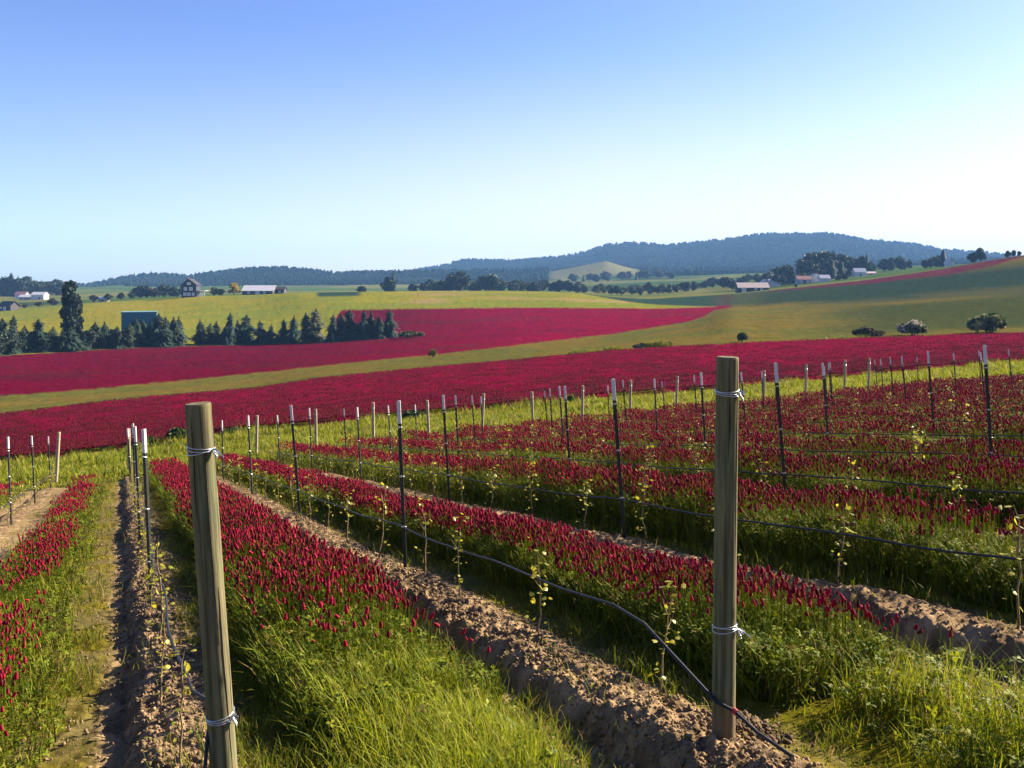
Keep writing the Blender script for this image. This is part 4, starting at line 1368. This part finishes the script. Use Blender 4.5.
# the far side of the valley: (column, base row, top row, distance, kind)
G_FAR = 'trees on the far side of the valley'
far = [(2,290,277,760,'b'),(11,290,273,760,'c'),(18,290,276,760,'c'),(24,291,276,760,'b'),(33,290,281,800,'b'),(42,289,280,800,'c'),(50,290,281,800,'b'),(56,290,280,800,'b'),
       (25,311,304,440,'p'),(39,309,301,445,'p'),(53,308,298,450,'p'),(10,312,303,440,'p'),(94,302,294,455,'p'),(108,300,294,470,'b'),(121,300,293,480,'b'),(131,299,293,500,'b'),
       (140,298,286,560,'b'),(147,298,285,560,'p'),(155,298,288,560,'p'),(165,297,285,560,'b'),(173,297,287,560,'b'),(182,297,288,540,'b'),
       (214,295,287,490,'l'),(221,295,288,490,'l'),(234,295,283,470,'y'),(362,293,286,600,'b'),(393,293,271.5,640,'c'),(389,293,277,640,'b'),(413,293,283,660,'b'),
       (437,292,279,640,'l'),(446,292,280,640,'l'),(426,292,282,660,'b'),(458,292,270.5,640,'b'),(470,292,281,700,'l'),(485,292,276,680,'b'),(492,292,275,660,'b'),(500,292,279,680,'b'),(477,292,280,700,'b'),
       (512,292,281,720,'b'),(521,292,280,720,'b'),(530,292,282,720,'l'),(540,293,281,720,'b'),(552,293,282,700,'b'),(560,293,280,700,'b'),(568,294,281,680,'b'),(576,294,283,680,'b'),
       (601,294,284,700,'b'),(612,296,287,620,'b'),(622,296,289,620,'l'),(632,297,288,600,'b'),(641,297,288,600,'b'),(650,297,289,620,'l'),(658,296,287,620,'b'),(668,296,287,640,'b'),(677,296,286,640,'b'),(686,294,286,660,'b'),(694,293,286,680,'l'),
       (605,279,271,1250,'b'),(622,279,272,1250,'b'),(640,279,271,1250,'b'),(660,280,272,1250,'b'),(590,281,273,1250,'b'),(575,281,274,1250,'l'),
       (702,289,282,720,'b'),(712,288,281,720,'b'),(722,287,280,720,'b'),(732,286,279,740,'b'),(745,284,276,760,'b'),(757,283,274,760,'b'),(768,282,272,720,'b'),
       (762,288,279,560,'b'),(778,288,274,560,'b'),(784,285,265,600,'b'),(789,285,268,600,'b'),(797,282,272,620,'b'),
       (808,279,257,640,'b'),(815,279,253,640,'b'),(823,278,252,640,'b'),(834,276,250.5,640,'c'),(829,278,256,640,'b'),(842,274,255,640,'b'),(849,273,257,640,'b'),
       (855,271,258,640,'b'),(867,270,253,640,'c'),(862,270,257,640,'b'),(884,269,259,700,'b'),(891,269,258,700,'b'),(900,268,256,700,'b'),(905,268,257,700,'c'),
       (924,266,260,640,'b'),(930,265,258,640,'b'),(937,265,255,620,'b'),(943,265,249,600,'c'),(938,265,256,640,'b'),(980,257.5,248.5,520,'b'),(973,259,252,520,'b'),(1008,256,251,450,'b'),(1014,256,250.5,450,'b'),(1019,255.5,251,450,'b'),
       (802,280,273,560,'l'),(812,279,273,560,'b'),(845,279,273,520,'b'),(838,280,275,520,'b'),(796,290,285,440,'b')]
rf = random.Random(5)
for (a_, b_, cnt_, D0, D1_, ph0, ph1, kinds) in ((0, 62, 10, 740, 820, 9, 14, 'bbc'), (132, 186, 9, 540, 600, 8, 12, 'bpb'), (425, 507, 10, 640, 720, 9, 14, 'bbl'), (508, 580, 9, 690, 740, 9, 12, 'bb'),
        (584, 700, 16, 600, 680, 7, 11, 'bbl'), (560, 700, 12, 1150, 1320, 6, 9, 'bbc'), (702, 772, 10, 620, 780, 7, 11, 'bb'), (778, 799, 5, 580, 640, 10, 15, 'bbc'), (802, 852, 10, 600, 660, 13, 22, 'bbc'), (856, 874, 4, 640, 660, 9, 14, 'b'), (880, 910, 5, 680, 720, 8, 11, 'b'), (922, 946, 5, 600, 640, 7, 11, 'b')):
    for q in range(cnt_):
        px_ = round(a_ + (b_ - a_) * (q + rf.random()) / cnt_, 1); D_ = rf.uniform(D0, D1_)
        yb_ = HZ - F * (gz((px_ - 512) / F * D_, D_) - EYE) / D_
        far.append((px_, yb_, yb_ - rf.uniform(ph0, ph1), D_, rf.choice(kinds)))
names = {'b': ('broadleaf_tree', 'dark round tree'), 'c': ('conifer_tree', 'dark pointed conifer'), 'p': ('broadleaf_tree', 'dark purplish round tree'), 'l': ('broadleaf_tree', 'light green round tree'), 'y': ('broadleaf_tree', 'bright yellow round tree')}
def anchor(px, D):
    if px < 64 and D > 500: return 'on the skyline left of the poplar'
    if px < 64: return 'above the meadow left of the poplar'
    if px < 136: return 'between the poplar and navy house'
    if px < 188: return 'just left of the navy house'
    if px < 240: return 'between the navy house and long barn'
    if px < 420: return 'right of the long barn'
    if px < 506: return 'behind the tan meadow crest'
    if px < 582: return 'left of the pale bare hill'
    if px < 700 and D > 1000: return 'at the foot of the bare hill'
    if px < 700: return 'in the hedge below the bare hill'
    if px < 775: return 'around the tan roofed barn'
    if px < 800: return 'beside the cluster of houses'
    if px < 853: return 'above the cluster of houses'
    if px < 875: return 'next to the two level farmhouse'
    if px < 912: return 'in the grove atop the green field'
    if px < 950: return 'left of the tiny white gable'
    return 'on the crest of the right hill'
grp = {}
for t in far: grp.setdefault((anchor(t[0], t[3]), t[4]), []).append(t)
for t in sorted(far):
    px, yb, yt, D, kd = t
    g = sorted(grp[(anchor(px, D), kd)])
    i = g.index(t)
    lab = names[kd][1] + ((', %s from the left,' % ORD[i + 1]) if len(g) > 1 else '') + ' ' + anchor(px, D)
    lst = {'b': BR, 'c': CON[:3], 'p': BR_P, 'l': BR_L, 'y': [BR_Y]}[kd]
    q = random.randrange(len(lst))
    x, y, z = at(px, D)
    yb2 = HZ - F * (z - EYE) / D          # where the trunk meets the land
    tree(names[kd][0], lst[q], kd + str(q), px, D, yb2 + 0.3, min(yt, yb2 - 3), lab, G_FAR, (random.uniform(1.0, 1.5) if px < 850 else random.uniform(.75, 1.05)) * (1.0 if kd != 'c' else 0.7))

# the wooded ridges: far too many stems to count
r = np.random.default_rng(77)
CNV, CNF = spindle(6, [(0.02, 0.30), (0.25, 0.34), (0.55, 0.2), (0.85, 0.06)])
RDV, RDF = spindle(6, [(0.05, 0.22), (0.35, 0.42), (0.7, 0.36), (0.92, 0.16)])
wood = Pile()
for (n, lo, hi, hmin, hmax) in ((34000, 1380, 1800, 3, 8), (46000, 1800, 2900, 3, 7), (3000, 2740, 2830, 8, 17), (3500, 1700, 1765, 8, 16)):
    y = np.sqrt(lo * lo + r.random(n) * (hi * hi - lo * lo)); px = -60 + r.random(n) * 1144
    x = (px - 512) / F * y
    z = macro_z(x, y)
    bald = (px > 548) & (px < 642) & (y < 1850)
    gaps = fbm(x * 0.004, y * 0.004, 163, 2)
    ok = ~bald & ((gaps > 0.36) | (y > 1600))
    x, y, z = x[ok], y[ok], z[ok]; n = len(x)
    h = hmin + (hmax - hmin) * r.random(n) ** 1.6
    w = h * (0.7 + 0.5 * r.random(n))
    c = np.repeat(np.array([[0.020, 0.034, 0.022]]), n, 0) * (0.92 + 0.16 * r.random((n, 1)))
    half = n * 3 // 5
    P = np.stack([x, y, z - 1], 1); S = np.stack([w, w, h], 1)
    zz = np.zeros(n); yw = r.random(n) * 6.28
    wood.add(stamp(CNV, CNF, np.ones((len(CNV), 3)), P[:half], S[:half], yw[:half], zz[:half], zz[:half], c[:half]))
    wood.add(stamp(RDV, RDF, np.ones((len(RDV), 3)), P[half:], S[half:] * np.array([1.1, 1.1, .85]), yw[half:], zz[half:], zz[half:], c[half:] * 1.1))
tag(wood.link('forest', M['forest']), 'blue green forest covering the far ridges', 'forest', kind='stuff')

# ------------------------------------------------------------------ farm buildings
M['navy'] = plain('navy_boards', (0.022, 0.028, 0.05)); M['dark_roof'] = plain('dark_roofing', (0.028, 0.028, 0.036))
M['pale_roof'] = plain('pale_metal_roof', (0.44, 0.43, 0.45), 0.55); M['dark_wall'] = plain('dark_barn_boards', (0.045, 0.038, 0.045))
M['white_wall'] = plain('white_boards', (0.55, 0.54, 0.52)); M['glass'] = plain('window_pane', (0.35, 0.42, 0.50), 0.15)
M['teal'] = plain('teal_cladding', (0.045, 0.18, 0.20), 0.6); M['tan_roof'] = plain('tan_roofing', (0.42, 0.33, 0.29)); M['red_roof'] = plain('red_roofing', (0.26, 0.12, 0.10))
M['grey_wall'] = plain('grey_boards', (0.30, 0.28, 0.30)); M['trim'] = plain('white_trim', (0.8, 0.78, 0.76))
M['door'] = plain('brown_door', (0.10, 0.06, 0.04))

def building(px, D, wide, deep, eave, ridge, wall, roof, label, cat='building', name='farm_building', rz=0.0, wins=(), door=None, ridge_along=True, sink=0.4, lower=None):
    """gabled building centred at column px; wide across the view"""
    x, y, z = at(px, D)
    root = empty(name, (x, y, z), rz, label, cat)
    a, b = wide / 2, deep / 2
    mb = MB()
    if ridge_along:      # ridge runs along x, gables at the ends
        mb.add([(-a,-b,-sink),(a,-b,-sink),(a,b,-sink),(-a,b,-sink),(-a,-b,eave),(a,-b,eave),(a,b,eave),(-a,b,eave),(-a,0,ridge-.02),(a,0,ridge-.02)],
               [(0,1,5,4),(2,3,7,6),(1,2,6,9,5),(3,0,4,8,7)])
    else:                # gable faces the camera
        mb.add([(-a,-b,-sink),(a,-b,-sink),(a,b,-sink),(-a,b,-sink),(-a,-b,eave),(a,-b,eave),(a,b,eave),(-a,b,eave),(0,-b,ridge-.02),(0,b,ridge-.02)],
               [(0,1,5,8,4),(2,3,7,9,6),(1,2,6,5),(3,0,4,7)])
    link('wall', mb.mesh('wall'), wall, root)
    ov = 0.45; t = 0.18
    rb = MB()
    if ridge_along:
        sl = (ridge - eave) / b
        for sgn in (-1, 1):
            y1 = sgn * (b + ov); z1 = eave - sl * ov + 0.03; zr = ridge + 0.03
            rb.add([(-a-ov,0,zr),(a+ov,0,zr),(a+ov,y1,z1),(-a-ov,y1,z1),(-a-ov,0,zr+t),(a+ov,0,zr+t),(a+ov,y1,z1+t),(-a-ov,y1,z1+t)],
                   [(0,1,2,3),(4,7,6,5),(0,4,5,1),(2,6,7,3),(1,5,6,2),(3,7,4,0)])
    else:
        sl = (ridge - eave) / a
        for sgn in (-1, 1):
            x1 = sgn * (a + ov); z1 = eave - sl * ov + 0.03; zr = ridge + 0.03
            rb.add([(0,-b-ov,zr),(0,b+ov,zr),(x1,b+ov,z1),(x1,-b-ov,z1),(0,-b-ov,zr+t),(0,b+ov,zr+t),(x1,b+ov,z1+t),(x1,-b-ov,z1+t)],
                   [(0,1,2,3),(4,7,6,5),(0,4,5,1),(2,6,7,3),(1,5,6,2),(3,7,4,0)])
    link('roof', rb.mesh('roof'), roof, root)
    for (wx, wz, ww, wh) in wins:
        w = MB()
        for (x0, x1, z0, z1) in ((wx-ww/2-.12, wx-ww/2, wz-.12, wz+wh+.12), (wx+ww/2, wx+ww/2+.12, wz-.12, wz+wh+.12), (wx-ww/2, wx+ww/2, wz-.12, wz), (wx-ww/2, wx+ww/2, wz+wh, wz+wh+.12)):
            w.box(x0, x1, -b-.07, -b+.05, z0, z1)
        wo_ = link('window', w.mesh('window'), M['trim'], root)
        g = MB(); g.box(wx-ww/2+.003, wx+ww/2-.003, -b-.03, -b+.04, wz+.003, wz+wh-.003)
        link('pane', g.mesh('pane'), M['glass'], wo_)
    if door:
        dx, dw, dh = door
        g = MB(); g.box(dx-dw/2, dx+dw/2, -b-.06, -b+.05, -sink*.5, dh)
        link('door', g.mesh('door'), M['door'] if wall is not M['dark_wall'] else M['white_wall'], root)
    return root

h = building(191, 455, 7.2, 8, 6.2, 9.0, M['navy'], M['dark_roof'], 'tall dark navy house with white windows on the meadow crest', 'house', 'house', rz=0.08, ridge_along=False, sink=2.5,
             wins=((-1.9,0.7,1.3,1.4),(0.1,0.7,1.3,1.4),(2.1,.7,1.0,1.4),(-1.7,3.4,1.3,1.4),(1.0,3.4,1.5,1.4),(0,6.2,1.6,1.1)), door=(3.0, .9, 2.1))
# porch wing with railings on the right side of the house
wb = MB(); wb.box(3.63, 7.6, -3.2, 3.2, -2.4, 0.2); link('porch_base', wb.mesh('porch_base'), M['navy'], h)
wb = MB(); wb.box(3.63, 7.8, -3.4, 3.4, 3.0, 3.25); link('porch_roof', wb.mesh('porch_roof'), M['grey_wall'], h)
wb = MB()
for q in range(5): wb.box(3.8 + q * .92, 3.92 + q * .92, -3.2, -3.08, 0.2, 3.0)
wb.box(3.7, 7.6, -3.17, -3.11, 0.95, 1.1); link('porch_railing', wb.mesh('porch_railing'), M['trim'], h)
cb = MB(); cb.box(-2.2, -1.4, 0.5, 1.3, 6.5, 9.9); link('chimney', cb.mesh('chimney'), M['red_roof'], h)
building(260, 470, 15.5, 11, 2.0, 4.6, M['dark_wall'], M['pale_roof'], 'long low barn with a pale metal roof on the meadow crest', 'barn', 'barn', rz=0.04, wins=((-4.5,.6,1.2,.9),(3.5,.6,1.2,.9)), door=(0, 2.4, 1.9), sink=2.5)
building(281, 474, 4.5, 6, 2.2, 3.6, M['dark_wall'], M['dark_roof'], 'small dark shed against the right end of the pale roofed barn', 'shed', 'shed', wins=((0, .7, .9, .9),), sink=2.5)

# teal clad shed behind the belt
x, y, z = at(139.5, 240)
td = empty('shed', (x, y, z), 0.36, 'flat roofed teal clad shed rising behind the dark trees', 'shed')
mb = MB(); mb.box(-4.3, 4.3, -3, 3, -1.0, 8.6)
for q in range(22): mb.box(-4.2 + q * .4, -4.12 + q * .4, -3.05, -3.003, -.8, 8.5)
link('wall', mb.mesh('wall'), M['teal'], td)
mb = MB(); mb.box(-4.5, 4.5, -3.2, 3.2, 8.603, 8.85); link('roof', mb.mesh('roof'), plain('teal_roof_edge', (0.10, 0.24, 0.25)), td)
for wx in (-3.2, ):
    mb = MB(); mb.box(wx-.5, wx+.6, -3.10, -3.052, 2.0, 3.2); w_ = link('window', mb.mesh('window'), M['trim'], td)
    mb = MB(); mb.box(wx-.38, wx+.48, -3.13, -3.103, 2.12, 3.08); link('pane', mb.mesh('pane'), M['glass'], w_)
mb = MB(); mb.box(0.6, 3.0, -3.10, -3.052, -.5, 2.6); link('door', mb.mesh('door'), M['dark_wall'], td)

building(40, 640, 9, 7, 3.4, 5.2, M['white_wall'], M['pale_roof'], 'bright white farmhouse on the slope left of the tall poplar', 'house', 'house', wins=((-2.5,1,1.1,1.1),(0,1,1.1,1.1),(2.5,1,1.1,1.1)), door=(1.3, .9, 2.0), sink=2)
building(28, 650, 10, 6, 1.9, 3.4, M['grey_wall'], M['pale_roof'], 'low pale roofed outbuilding left of the bright white farmhouse', 'shed', 'shed', wins=((-2,.6,1,.8),), sink=2)
building(22, 690, 8, 6, 3.0, 5.0, M['white_wall'], M['red_roof'], 'small red roofed house behind the low pale outbuilding', 'house', 'house', wins=((-2,1,1.1,1.1),(2,1,1.1,1.1)), door=(0,.9,2.0), sink=2)
building(9, 430, 7.0, 5, 2.4, 4.2, M['dark_wall'], M['dark_roof'], 'dark shed with a pale roof edge at the far left of the meadow', 'shed', 'shed', rz=-0.3, door=(0, 1.6, 1.9), wins=((-2.2,.8,.9,.8),), sink=2)
building(104, 470, 4.4, 3, 1.5, 2.4, M['grey_wall'], M['pale_roof'], 'little grey outbuilding beside the purplish tree right of the poplar', 'shed', 'shed', door=(0,.9,1.4), sink=1)
building(752, 470, 15.5, 9, 2.0, 4.4, M['dark_wall'], M['tan_roof'], 'low barn with a pale tan roof in the middle distance right of centre', 'barn', 'barn', rz=-0.06, door=(-5, 2.4, 1.8), wins=((1,.7,1.2,.8),(4,.7,1.2,.8)), sink=2)
building(765, 500, 5, 6, 3.4, 5.2, M['grey_wall'], M['pale_roof'], 'small grey gabled house against the tan roofed barn', 'house', 'house', ridge_along=False, wins=((0,1,1.1,1.1),), sink=2)
building(774, 560, 6.5, 6, 2.6, 4.4, M['white_wall'], M['pale_roof'], 'small white cottage left of the cluster of houses', 'house', 'house', wins=((-1.4,.9,1,1),(1.4,.9,1,1)), sink=2)
building(803, 540, 8, 6, 2.6, 4.6, M['grey_wall'], M['red_roof'], 'left red roofed grey house of the cluster on the hill', 'house', 'house', wins=((-2,.9,1,1),(2,.9,1,1)), door=(0,.9,2.0), sink=2)
building(815, 545, 6.5, 6, 3.2, 5.4, M['white_wall'], M['tan_roof'], 'middle tan roofed white house of the cluster on the hill', 'house', 'house', ridge_along=False, wins=((-1.3,.9,1,1),(1.3,.9,1,1),(0,3.1,1,.9)), sink=2)
building(824, 535, 5.5, 5, 2.2, 4.0, M['white_wall'], M['pale_roof'], 'right small pale roofed house of the cluster on the hill', 'house', 'house', wins=((0,.9,1.2,1),), sink=2)
building(859, 610, 7.5, 6, 3.0, 5.4, M['white_wall'], M['pale_roof'], 'white two level farmhouse on the green field under dark trees', 'house', 'house', wins=((-2,.9,1.1,1),(2,.9,1.1,1)), door=(0,.9,2), sink=2)
building(868, 615, 9, 4, 1.4, 2.4, M['grey_wall'], M['tan_roof'], 'long low shed right of the white two level farmhouse', 'shed', 'shed', door=(1.5, 1.2, 1.3), sink=2)
building(949, 520, 2.8, 5, 2.4, 5.0, M['white_wall'], M['pale_roof'], 'tiny steep white gabled house on the hill above the red strip', 'house', 'house', ridge_along=False, wins=((0, 1.0, .8, 1.0),), sink=2)

# small white things along the belt
def marker(px, D, yb, yt, wpx, label):
    x, y, z = at(px, D); s = D / F
    z0 = EYE - (yb - HZ) / F * D; hh = (yb - yt) * s; w = wpx * s / 2
    t = empty('signboard', (x, y, z), 0.1, label, 'sign')
    mb = MB(); mb.box(-w, w, -.06, .06, z0 - z, z0 - z + hh); link('board', mb.mesh('board'), M['white'], t)
    mb = MB(); mb.box(-.08, .08, .063, .2, -.3, z0 - z + hh * .8); link('post', mb.mesh('post'), M['bark'], t)
marker(710, 262, 319.2, 317.4, 4.5, 'low blank white board at the tip of the upper red field')

# ------------------------------------------------------------------ haze
mb = MB(); mb.box(-3800, 3800, -60, 4700, -32, 182)
hz_o = link('haze', mb.mesh('haze'))
m, n, l = new_mat('haze')
pv = N(n, 'ShaderNodeVolumePrincipled', Density=HAZE_DENSITY, Anisotropy=0.0)
pv.inputs['Color'].default_value = (0.24, 0.50, 0.95, 1)
o = N(n, 'ShaderNodeOutputMaterial'); l.new(pv.outputs[0], o.inputs['Volume'])
hz_o.data.materials.append(m)
hz_o['kind'] = 'stuff'
tag(hz_o, 'pale blue haze over the valley', 'haze')
